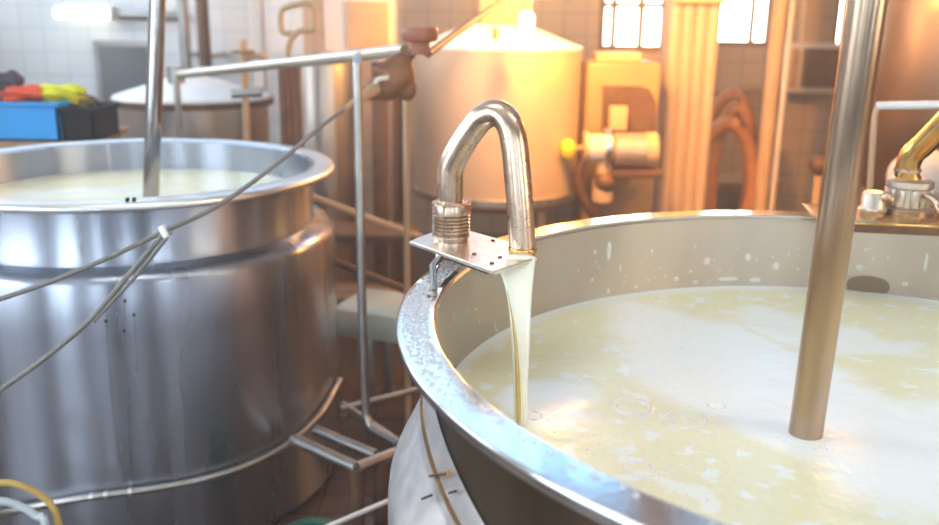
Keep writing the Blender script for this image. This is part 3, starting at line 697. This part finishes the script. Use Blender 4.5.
# ================================================================ BACKGROUND, left
# strip light on the back wall
c = aty(85, 14, YB - .08); wl = wpx(52, 8.2)
t = thing('strip_light', 'lit fluorescent strip light on the white tiled wall, upper left', 'lamp', c)
tubeo('tube', [c - Vector((wl / 2, .04, 0)), c + Vector((wl / 2, -.04, 0))], .042, TUBE_ON, t, 16)
boxo('fitting', c + Vector((0, .03, .045)), (wl * 1.02, .08, .05), WHITEP, t)
for s in (-1, 1): boxo('end_cap', c + Vector((s * wl * .52, -.02, 0)), (.03, .10, .12), WHITEP, t)
t = thing('conduit', 'grey conduit running right from the strip light on the tiled wall', 'pipe', aty(115, 14, YB - .04))
tubeo('pipe_run', [aty(118, 15, YB - .04), aty(186, 16, YB - .04)], .04, DULL, t, 12)
for px, r, m, Y, lb in ((185, .045, DULL, 7.9, 'dark grey wall pipe right of the grey door, thinner of the pair'), (204, .05, BROWNM, 7.6, 'brown upright pipe on the tiled wall, beside the dark grey pipe')):
    p = aty(px, 40, Y); t = thing('wall_pipe', lb, 'pipe', Vector((p.x, Y, 0)))
    tubeo('pipe_run', [Vector((p.x, Y, 0)), Vector((p.x, Y, 3.6))], r, m, t, 14)
    for z_ in (.6, 1.6, 2.6): boxo('bracket', Vector((p.x, Y + r + (YB - Y - r) / 2, z_)), (.05, YB - Y - r, .04), DULL, t)
# cone-lid tank
c = Vector((aty(193, 100, 6.3).x, 6.3, 0)); rz_ = aty(187, 105, 5.7)
zt = rz_.z; rr0 = wpx(78, 6.3)
t = thing('conical_lid_tank', 'round tank with a white conical lid behind the left vat', 'tank', c)
latheo('tank_body', [(0, .35), (rr0 * .9, .35), (rr0 * .93, .4), (rr0 * .93, zt - .03)], STEELR, c, t, 64)
latheo('tank_hoop', [(rr0 * .93, zt - .05), (rr0, zt - .045), (rr0, zt - .005), (rr0 * .93, zt)], BROWNM, c, t, 64)
latheo('conical_lid', [(rr0 * .97, zt - .002), (rr0 * .95, zt + .015), (rr0 * .12, zt + .15), (rr0 * .08, zt + .17), (0, zt + .17)], WHITEP, c, t, 64)
for a in (.6, 2.2, 3.9, 5.4): tubeo('leg', [c + Vector((rr0 * .75 * cos(a), rr0 * .75 * sin(a), 0)), c + Vector((rr0 * .75 * cos(a), rr0 * .75 * sin(a), .38))], .03, DULL, t, 12)
# table with crates
ty = 5.0
tz = aty(40, 137, ty).z
tc_ = Vector((aty(30, 140, ty).x - .2, ty + .15, 0))
t = thing('wooden_table', 'wooden table at the left edge under the crates, behind the left vat', 'table', tc_)
boxo('tabletop', tc_ + Vector((0, 0, tz - .02)), (1.1, .8, .04), WOOD, t)
for dx in (-.48, .48):
    for dy in (-.33, .33): boxo('leg', tc_ + Vector((dx, dy, (tz - .04) / 2)), (.07, .07, tz - .04), WOOD, t)
def crate(name, label, x0, x1, ytop, Y, m, d=.35):
    a_, b2 = aty(x0, ytop, Y), aty(x1, ytop, Y); w_ = b2.x - a_.x; h_ = a_.z - tz
    c_ = Vector(((a_.x + b2.x) / 2, Y + d / 2, tz)); t_ = thing(name, label, 'crate', c_)
    th = .012; bm = bmesh.new()
    box(bm, (0, 0, th / 2), (w_, d, th)); box(bm, (0, -d / 2 + th / 2, h_ / 2), (w_, th, h_)); box(bm, (0, d / 2 - th / 2, h_ / 2), (w_, th, h_))
    box(bm, (-w_ / 2 + th / 2, 0, h_ / 2), (th, d, h_)); box(bm, (w_ / 2 - th / 2, 0, h_ / 2), (th, d, h_))
    obj('crate_shell', bm, m, t_, False, c_)
    bm = bmesh.new()
    for sy in (-1, 1): box(bm, (0, sy * (d / 2 + .006), h_ - .012), (w_ + .03, .018, .024), 0, .004)
    for sx in (-1, 1): box(bm, (sx * (w_ / 2 + .006), 0, h_ - .012), (.018, d, .024), 0, .004)
    obj('crate_rim', bm, m, t_, True, c_); return c_, w_, h_
cb, wb, hb = crate('plastic_crate', 'blue plastic crate on the wooden table at the left edge', -40, 56, 101, 4.82, BLUE)
cd, wdk, hd = crate('plastic_crate', 'black plastic crate right of the blue crate', 61, 92, 108, 4.86, BLACKP)
def cloth(name, label, cat, px, py, wx, hx, Y, m, seed):
    random.seed(seed); bm = bmesh.new(); bmesh.ops.create_icosphere(bm, subdivisions=4, radius=1)
    ph = [random.uniform(0, 6) for _ in range(9)]
    for v_ in bm.verts:
        n = v_.co.normalized(); k = 1 + .16 * sin(5 * n.x + ph[0]) * cos(4 * n.y + ph[1]) + .12 * sin(9 * n.y + 6 * n.z + ph[2]) + .07 * sin(15 * n.x + 11 * n.z + ph[3])
        v_.co = n * k
        v_.co.x *= wpx(wx, Y) / 2; v_.co.y *= .13; v_.co.z *= wpx(hx, Y) / 2
    return tag(obj(name, bm, m, None, True, aty(px, py, Y)), label, cat)
cloth('cloth_bundle', 'dark bundle on the blue crate, leftmost of the heap', 'cloth', 6, 86, 30, 26, 4.98, DARKC, 1)
cloth('cloth_bundle', 'orange cloth lying over the blue crate', 'cloth', 24, 94, 44, 16, 4.93, ORANGE, 2)
cloth('cloth_bundle', 'yellow cloth heaped over the blue and black crates', 'cloth', 58, 95, 50, 20, 5.03, YELLOW, 3)
cloth('cloth_bundle', 'olive bag behind the black crate, rightmost of the heap', 'bag', 84, 103, 16, 18, 5.12, OLIVE, 4)

# mid background: cabinet block, tall tank and small tube loop (between x 250 and 415)
Y = 5.7
def cyl_tank(name, label, px, wp_, pytop, Y, m, zb=0.0, parts=True):
    c_ = Vector((aty(px, 100, Y).x, Y, 0)); r = wpx(wp_, Y) / 2; zt_ = aty(px, pytop, Y - r).z
    t_ = thing(name, label, 'tank', c_)
    latheo('tank_body', [(0, zb), (r * .96, zb), (r, zb + .03), (r, zt_ - .03), (r * .97, zt_)], m, c_, t_, 48)
    latheo('tank_lid', [(r * 1.02, zt_ - .03), (r * 1.03, zt_ - .01), (r * 1.0, zt_ + .005), (r * .5, zt_ + .02), (0, zt_ + .022)], STEELR, c_, t_, 48)
    return c_, r, zt_, t_
c_, r_, zt_, t_ = cyl_tank('upright_tank', 'narrow grey steel tank under the pale rail, right of the left vat', 322, 62, 60, 5.9, STEELR, .1)
for a in (.8, 2.4, 3.9, 5.5): tubeo('leg', [c_ + Vector((r_ * .7 * cos(a), r_ * .7 * sin(a), 0)), c_ + Vector((r_ * .7 * cos(a), r_ * .7 * sin(a), .12))], .02, DULL, t_, 10)
c = Vector((aty(362, 20, 6.4).x, 6.4, 0)); 
t = thing('wall_cabinet', 'tan box cabinet on a stand, upper centre behind the rail', 'cabinet', c)
zc0, zc1 = aty(362, 52, 6.2).z, aty(362, -2, 6.2).z
boxo('cabinet_body', c + Vector((0, 0, (zc0 + zc1) / 2)), (wpx(64, 6.4), .4, zc1 - zc0), CREAM, t)
boxo('cabinet_door', c + Vector((.06, -.212, (zc0 + zc1) / 2)), (wpx(40, 6.4), .02, (zc1 - zc0) * .86), TANPIPE, t)
boxo('stand', c + Vector((0, 0, zc0 - .03)), (wpx(80, 6.4), .5, .06), TANPIPE, t)
for dx in (-.25, .25):
    for dy in (-.2, .2): boxo('leg', c + Vector((dx, dy, (zc0 - .06) / 2)), (.05, .05, zc0 - .06), BROWNM, t)
for px, w_, Y_, m, lb in ((262, 10, 6.8, CREAM, 'pale upright post behind the rail, leftmost of the three posts'), (297, 7, 5.4, BROWNM, 'thin brown upright post behind the rail'), (380, 15, 5.6, BROWNM, 'wide brown upright post left of the big tank')):
    p = aty(px, 100, Y_); zt2 = min(2.9, 3.0) if px == 262 else aty(px, 62, Y_).z
    tb = thing('upright_post', lb, 'post', Vector((p.x, Y_, 0)))
    boxo('post_shaft', Vector((p.x, Y_, zt2 / 2)), (wpx(w_, Y_), .08, zt2), m, tb)
    boxo('post_foot', Vector((p.x, Y_, .01)), (wpx(w_, Y_) + .08, .16, .02), m, tb)
    boxo('post_cap', Vector((p.x, Y_, zt2 + .005)), (wpx(w_, Y_) + .02, .10, .012), DULL, tb)
# tube loop (tan) above the rail at x 275-325
Yl = 5.0
lp = thing('pipe_loop', 'tan pipe bent in a rectangular loop above the rail, upper left of centre', 'pipe', aty(285, 55, Yl))
tubeo('loop_tube', [aty(288, 68, Yl), aty(288, 50, Yl), aty(292, 38, Yl), aty(300, 31, Yl), aty(312, 30, Yl), aty(314, 24, Yl), aty(314, 8, Yl), aty(306, 3, Yl), aty(285, 8, Yl), aty(281, 14, Yl), aty(281, 26, Yl), aty(284, 33, Yl), aty(292, 33, Yl)], .016, TANPIPE, lp, 12, 4)
tubeo('stand_pipe', [Vector((*aty(288, 66, Yl).xy, 0)), aty(288, 66, Yl)], .022, BROWNM, lp, 12)
# small valve group on the left at (245,45-90)
vg = thing('valve_stand', 'small tan valve stand left of the pale rail middle', 'valve', aty(243, 95, 5.6))
q = aty(243, 92, 5.6)
tubeo('stand_pipe', [Vector((q.x, q.y, 0)), aty(243, 40, 5.6)], .022, TANPIPE, vg, 12)
tubeo('cross_pipe', [aty(232, 94, 5.6), aty(262, 92, 5.6)], .028, DULL, vg, 12)
latheo('hand_wheel', [(.05, -.01), (.07, -.01), (.075, 0), (.07, .01), (.05, .01)], YELLOWP, aty(243, 52, 5.6), vg, 20)
tubeo('side_pipe', [aty(243, 58, 5.6), aty(262, 56, 5.6), aty(268, 62, 5.6)], .02, TANPIPE, vg, 12, 4)

# ================================================================ big tank, centre
Yt = 6.2; c = Vector((aty(497, 100, Yt).x, Yt, 0)); R0 = wpx(162, Yt) / 2
zt = aty(497, 50, Yt - R0).z; zb = aty(497, 212, Yt - R0).z
t = thing('insulated_tank', 'big round white-bodied tank with a pale domed lid, centre background', 'tank', c)
latheo('tank_body', [(0, zb - .05), (R0 * .8, zb - .04), (R0, zb + .02), (R0, zt)], mat('satin cream tank skin', (.62, .45, .31), .42, .2, .05, 4), c, t, 96)
latheo('bottom_band', [(R0, zb + .02), (R0 + .012, zb + .025), (R0 + .012, zb + .07), (R0, zb + .075)], PLATE, c, t, 96)
latheo('domed_lid', [(R0 * 1.01, zt - .01), (R0 * 1.01, zt + .01), (R0 * .9, zt + .03), (R0 * .45, zt + .13), (R0 * .3, zt + .15), (0, zt + .155)], WHITEP, c, t, 96)
for a in (.6, 2.5, 3.8, 5.6): tubeo('leg', [c + Vector((R0 * .7 * cos(a), R0 * .7 * sin(a), 0)), c + Vector((R0 * .7 * cos(a), R0 * .7 * sin(a), zb))], .035, TANPIPE, t, 14)
tubeo('lid_handle', [c + Vector((-.03, -R0 * .75, zt + .05)), c + Vector((-.03, -R0 * .75, zt + .13))], .018, YELLOWP, t, 12)
m_ = thing('agitator_motor', 'orange-brown gear motor on the lid of the big centre tank', 'motor', c + Vector((0, 0, zt + .15)))
mb = c + Vector((.02, 0, zt + .15))
boxo('gearbox', mb + Vector((0, 0, .09)), (.30, .24, .18), TANPIPE, m_, 0, .02)
latheo('motor_body', [(0, .18), (.11, .18), (.12, .2), (.12, .46), (.09, .5), (0, .5)], TANPIPE, mb, m_, 32)
bm = bmesh.new()
for i in range(16):
    a = 2 * pi * i / 16; box(bm, (.125 * cos(a), .125 * sin(a), .33), (.02, .008, .24), a)
obj('cooling_fin', bm, TANPIPE, m_, False, mb)
# lit bulb hanging at (527,20)
lb_ = aty(527, 20, 5.3)
t = thing('hanging_lamp', 'small lit lamp bulb hanging before the lid of the big tank', 'lamp', lb_)
latheo('bulb', [(0, -.05), (.025, -.048), (.04, -.03), (.04, .02), (.028, .04), (.02, .05)], BULB_ON, lb_, t, 24)
latheo('lamp_holder', [(.02, .05), (.028, .052), (.028, .10), (.01, .115), (0, .115)], TANPIPE, lb_, t, 24)
tubeo('lamp_cord', [lb_ + Vector((0, 0, .11)), Vector((lb_.x, lb_.y, ZC))], .005, BLACK, t, 8)

# ================================================================ machine, right of the tank
Ym = 6.1
a_, b2 = aty(588, 62, Ym), aty(664, 62, Ym); ch = thing('milk_pump_unit', 'ochre pump unit with an arched recess and horizontal motor, right of the big tank', 'machine', Vector(((a_.x + b2.x) / 2, Ym, 0)))
W = b2.x - a_.x; zt = a_.z; mx = (a_.x + b2.x) / 2
boxo('housing', Vector((mx, Ym + .3, zt / 2)), (W, .5, zt), YELLOWP, ch, 0, .03)
bm = bmesh.new()                        # arched dark recess
pts2 = [(-.17, -.26), (.19, -.26), (.19, .06), (.14, .15), (.08, .17), (-.17, .17)]
rc = aty(628, 112, Ym); vf = [bm.verts.new((x, -.02, z)) for x, z in pts2]; vk = [bm.verts.new((x, .03, z)) for x, z in pts2]
bm.faces.new(vf); bm.faces.new(vk[::-1])
for i in range(6): bm.faces.new([vf[i], vf[(i + 1) % 6], vk[(i + 1) % 6], vk[i]])
obj('recess_guard', bm, BLADE, ch, False, rc + Vector((0, .04, 0)))
boxo('recess_plate', aty(618, 118, Ym - .02), (.12, .03, .16), TANPIPE, ch)
def hcyl(name, x0, x1, py, rpx, Y, m, parent, prof=None):
    a1, b1 = aty(x0, py, Y), aty(x1, py, Y); r = wpx(rpx, Y); n = 24; L_ = (b1 - a1)
    P = [a1, a1 + L_ * .04, a1 + L_ * .5, b1 - L_ * .04, b1]; tubeo(name, P, [r * .85, r, r, r, r * .85], m, parent, n)
hcyl('motor_body', 612, 650, 150, 17, Ym - .15, mat('warm grey motor', (.55, .42, .34), .35, .5, .1, 8), ch)
hcyl('motor_end_bell', 645, 656, 150, 18, Ym - .15, TANPIPE, ch)
hcyl('pump_head', 583, 612, 148, 14, Ym - .18, CREAM, ch)
hcyl('pump_flange', 603, 610, 147, 19, Ym - .18, PLATE, ch)
hcyl('pump_flange', 583, 588, 147, 16, Ym - .18, TANPIPE, ch)
latheo('outlet_neck', [(.05, -.25), (.07, -.24), (.07, -.1), (.05, -.08), (.05, .05)], TANPIPE, aty(604, 165, Ym - .18), ch, 24)
bm = bmesh.new(); half_ball(bm, (0, 0, 0), .075, 20, 1); obj('pump_bowl', bm, BROWNM, ch, True, aty(605, 182, Ym - .2))
latheo('yellow_knob', [(0, -.06), (.03, -.06), (.05, -.03), (.05, .03), (.03, .06), (0, .06)], YKNOB, aty(568, 149, Ym - .3), ch, 20)['label'] = 'bright yellow knob'
tubeo('knob_stem', [aty(571, 149, Ym - .3), aty(586, 148, Ym - .2)], .018, TANPIPE, ch, 12)
tubeo('suction_hose', [aty(583, 160, Ym - .2), aty(578, 180, Ym - .2), aty(586, 205, Ym - .2), aty(600, 225, Ym - .15), aty(606, 260, Ym - .1)], .03, BROWNM, ch, 12, 5)
boxo('pump_foot', aty(634, 172, Ym - .15), (.34, .2, .05), BROWNM, ch)
boxo('top_box', Vector((mx - .03, Ym + .25, zt + .03)), (W * .6, .3, .06), TANPIPE, ch)

# column and drop of plastic strips (x 665-720)
Yp = 6.6
p0, p1 = aty(667, 50, Yp), aty(717, 50, Yp)
COLP = mat('peach painted column', (.50, .36, .27), .55, 0, .08, 3, 0, 60, (1, 1, .2))
t = thing('painted_column', 'broad cream painted column between the two bright windows', 'column', Vector(((p0.x + p1.x) / 2, Yp + .1, 0)))
bm = bmesh.new(); wcol = p1.x - p0.x
prof = []
nf = 4
for i in range(nf):                      # three soft vertical flutes
    x = -wcol / 2 + wcol * (i + .5) / nf
    tube(bm, [Vector((x, -.10, .1)), Vector((x, -.10, ZC - .01))], wcol / nf / 2 * 1.05, 12)
box(bm, (0, 0, ZC / 2), (wcol, .24, ZC - .02))
obj('column_shaft', bm, COLP, t, True, Vector(((p0.x + p1.x) / 2, Yp + .1, 0)))
boxo('column_base', Vector(((p0.x + p1.x) / 2, Yp + .1, .05)), (wcol + .08, .46, .1), TANPIPE, t)
boxo('column_band', Vector(((p0.x + p1.x) / 2 + .0, Yp - .09, aty(690, 2, Yp).z + .06)), (wcol * 1.0, .03, .14), TANPIPE, t)
# hanging hose coils
for k, (x0, w_, y0, lb) in enumerate(((724, 26, 120, 'orange-brown hose coil hanging right of the cream column, widest loop'), (730, 20, 128, 'orange-brown hose coil hanging right of the cream column, inner loop'), (722, 30, 140, 'orange-brown hose coil hanging right of the cream column, lowest loop'))):
    Yh = 7.3 - k * .12; c_ = aty(x0, 180 + 4 * k, Yh); hw = wpx(w_, Yh); hh = wpx(205 - y0, Yh)
    P = [c_ + Vector((hw * cos(a), .01 * sin(3 * a), hh * sin(a) * (1 if sin(a) > 0 else .9))) for a in [pi / 2 + 2 * pi * i / 40 for i in range(41)]]
    tag(tubeo('hose_coil', P, .055, HOSEM, None, 12), lb, 'hose', 'hose coils on the back wall')
hk = aty(729, 118, 7.4); t = thing('hose_rack', 'brown wall rack behind the hanging hose coils', 'rack', Vector((hk.x, 7.6, 0)))
tubeo('peg', [Vector((hk.x, YB, hk.z)), Vector((hk.x, 6.95, hk.z))], .022, BROWNM, t, 10)
boxo('backplate', Vector((hk.x, YB - .02, hk.z)), (.3, .04, .3), BROWNM, t)
# posts / pipes right: x 765-785
for px, w_, Y_, m, lb in ((775, 15, 7.0, TANPIPE, 'tan upright pipe right of the second bright window'), (787, 5, 6.9, CREAM, 'thin pale upright pipe beside the tan one'), (868, 14, 6.3, CREAM, 'pale upright pipe left of the dark tank at the right edge'), (850, 6, 6.35, PLATE, 'thin steel upright pipe behind the slanting shaft')):
    p = aty(px, 60, Y_); tb = thing('upright_pipe', lb, 'pipe', Vector((p.x, Y_, 0)))
    tubeo('pipe_run', [Vector((p.x, Y_, 0)), Vector((p.x, Y_, 3.4))], wpx(w_, Y_) / 2, m, tb, 16)
    latheo('pipe_foot', [(0, 0), (wpx(w_, Y_) / 2 + .015, 0), (wpx(w_, Y_) / 2 + .015, .02), (0, .021)], m, Vector((p.x, Y_, 0)), tb, 20)
# wall box x 790-842, y 42-92
a_, b2 = aty(788, 43, 7.85), aty(845, 93, 7.85); bx = Vector(((a_.x + b2.x) / 2, 8.02, 0)); zc_ = (a_.z + b2.z) / 2
t = thing('control_box', 'brown control box in a pale frame, left of the slanting shaft', 'box', bx + Vector((0, 0, zc_)))
bw, bh = b2.x - a_.x, a_.z - b2.z
boxo('frame', bx + Vector((0, 0, zc_)), (bw, .34, bh), CREAM, t)
boxo('box_door', bx + Vector((.05, -.18, zc_)), (bw * .66, .03, bh * .8), BROWNM, t)
boxo('side_window', bx + Vector((-bw * .38, -.18, zc_)), (bw * .12, .03, bh * .8), TANPIPE, t)
boxo('bracket', bx + Vector((0, .1, zc_ - bh / 2 - .03)), (bw * .7, .15, .06), DULL, t)
boxo('conduit', bx + Vector((0, .08, zc_ + bh / 2 + .6)), (.18, .12, 1.2), TANPIPE, t)
# dark tank right edge
c_, r_, zt_, t_ = cyl_tank('dark_steel_tank', 'dark brown steel tank at the upper right edge', 950, 150, -60, 5.9, mat('brown stained steel', (.20, .13, .09), .4, .8, .15, 4), .9)
for a in (.8, 2.4, 3.9, 5.5): tubeo('leg', [c_ + Vector((r_ * .7 * cos(a), r_ * .7 * sin(a), 0)), c_ + Vector((r_ * .7 * cos(a), r_ * .7 * sin(a), .92))], .03, BROWNM, t_, 12)
# machinery blur low right: pale rounded pump body with pipes x 800-939 y 110-200
pb_ = aty(925, 178, 5.0)
t = thing('pump_casing', 'pale rounded pump casing low behind the brassy pipe', 'pump', Vector((pb_.x, 5.0, 0)))
bm = bmesh.new(); half_ball(bm, (0, 0, 0), .2, 24, .8); obj('casing', bm, CREAM, t, True, pb_)
tubeo('pipe', [aty(955, 200, 5.0), aty(880, 206, 5.0)], .03, CREAM, t, 12)
tubeo('pedestal', [Vector((pb_.x, 5.0, 0)), pb_], .06, BROWNM, t, 16)
pc_ = aty(820, 165, 6.6)
t = thing('wall_valve', 'brown valve with handwheel left of the slanting shaft, low on a pipe', 'valve', Vector((pc_.x, 6.6, 0)))
bm = bmesh.new(); half_ball(bm, (0, 0, 0), .08, 20, 1); obj('valve_body', bm, BROWNM, t, True, pc_)
tubeo('stand_pipe', [Vector((pc_.x, 6.6, 0)), pc_], .03, TANPIPE, t, 12)
tubeo('branch_pipe', [pc_, aty(845, 172, 6.6), aty(870, 170, 6.6)], .035, TANPIPE, t, 12)
# low brown bench behind near vat
bc = Vector((1.5, 7.75, 0)); t = thing('low_bench', 'low brown bench by the back wall behind the near vat', 'bench', bc)
boxo('bench_top', bc + Vector((0, 0, .62)), (2.2, .6, .06), WOOD, t)
for dx in (-1.0, 0, 1.0):
    for dy in (-.24, .24): boxo('leg', bc + Vector((dx, dy, .295)), (.07, .07, .59), BROWNM, t)

# ================================================================ LIGHT
def pendant(x, y, z, power, col, r=.1):  # lamps added above the view to imitate a warm lens glow
    t_ = thing('added_pendant', 'added unseen warm pendant lamp over the %s' % ('big tank' if x < 1 else 'wall box'), 'lamp', (x, y, z))
    latheo('shade', [(.05, .22), (.09, .2), (.26, .02), (.27, 0), (.255, .0), (.08, .18), (.05, .19)], BROWNM, (x, y, z), t_, 32)
    latheo('bulb', [(0, -.02), (.04, -.01), (.055, .03), (.04, .08), (.02, .13), (0, .13)], emit('added warm bulb glow %g' % x, col, 25), (x, y, z), t_, 20)
    tubeo('cord', [(x, y, z + .2), (x, y, ZC)], .008, BLACK, t_, 8)
    l = bpy.data.lights.new('added warm lamp', 'POINT'); l.energy = power; l.color = col; l.shadow_soft_size = r
    lo = bpy.data.objects.new('added_warm_light', l); COL.objects.link(lo); lo.location = (x, y, z - .12)
pendant(.55, 5.45, 2.36, 72, (1, .46, .09), .12)
pendant(2.5, 5.4, 2.42, 50, (1, .46, .10), .12)
def reflector(x, y, z, power, col, d, lab):  # spots added out of view to wash the background warm
    t_ = thing('added_reflector', lab, 'lamp', (x, y, z)); D = Vector(d).normalized(); P0 = Vector((x, y, z))
    tubeo('lamp_shell', [P0 - D * .16, P0 - D * .15, P0 - D * .03], [.03, .07, .12], BROWNM, t_, 24)
    tubeo('lamp_stem', [P0 - D * .14, (x, y - .13, ZC)], .012, BLACK, t_, 8)
    l = bpy.data.lights.new('added reflector light', 'SPOT'); l.energy = power; l.color = col; l.spot_size = radians(112); l.spot_blend = .5; l.shadow_soft_size = .1
    lo = bpy.data.objects.new('added_reflector_light', l); COL.objects.link(lo); lo.location = P0; lo.rotation_euler = D.to_track_quat('-Z', 'Y').to_euler()
reflector(.55, 4.7, 2.6, 290, (1, .44, .08), (.12, .85, -.55), 'added unseen reflector lamp warming the big centre tank')
reflector(2.4, 4.9, 2.7, 210, (1, .46, .10), (.05, .85, -.6), 'added unseen reflector lamp warming the hose coils')
for i, (x, y) in enumerate(((-.9, 1.9), (1.3, 1.2))):  # unseen fittings added to whiten the milk from above
    t_ = thing('added_ceiling_light', 'added unseen ceiling light over the %s vat' % ('left', 'near')[i], 'lamp', (x, y, 3.7))
    boxo('housing', (x, y, 3.74), (1.5, .34, .08), WHITEP, t_)
    boxo('diffuser', (x, y, 3.685), (1.44, .3, .03), emit('added ceiling diffuser %d' % i, (.92, .97, 1), 8), t_)
    for s_ in (-.6, .6): tubeo('hanger', [(x + s_, y, 3.78), (x + s_, y, ZC)], .006, DULL, t_, 6)
def sun(d, e, col, ang):
    l = bpy.data.lights.new('sun', 'SUN'); l.energy = e; l.color = col; l.angle = radians(ang)
    o = bpy.data.objects.new('sun', l); COL.objects.link(o); o.rotation_euler = Vector(d).to_track_quat('-Z', 'Y').to_euler()
w = bpy.data.worlds.new('world'); sc.world = w; w.use_nodes = True
bg = w.node_tree.nodes['Background']; bg.inputs['Color'].default_value = (.6, .78, 1, 1); bg.inputs['Strength'].default_value = 1.0
HAZE = .024  # air haze added so the warm lamps give a flare-like glow
if HAZE:
    vn = w.node_tree.nodes.new('ShaderNodeVolumeScatter'); vn.inputs['Density'].default_value = HAZE; vn.inputs['Anisotropy'].default_value = .2
    w.node_tree.links.new(vn.outputs[0], w.node_tree.nodes['World Output'].inputs['Volume'])
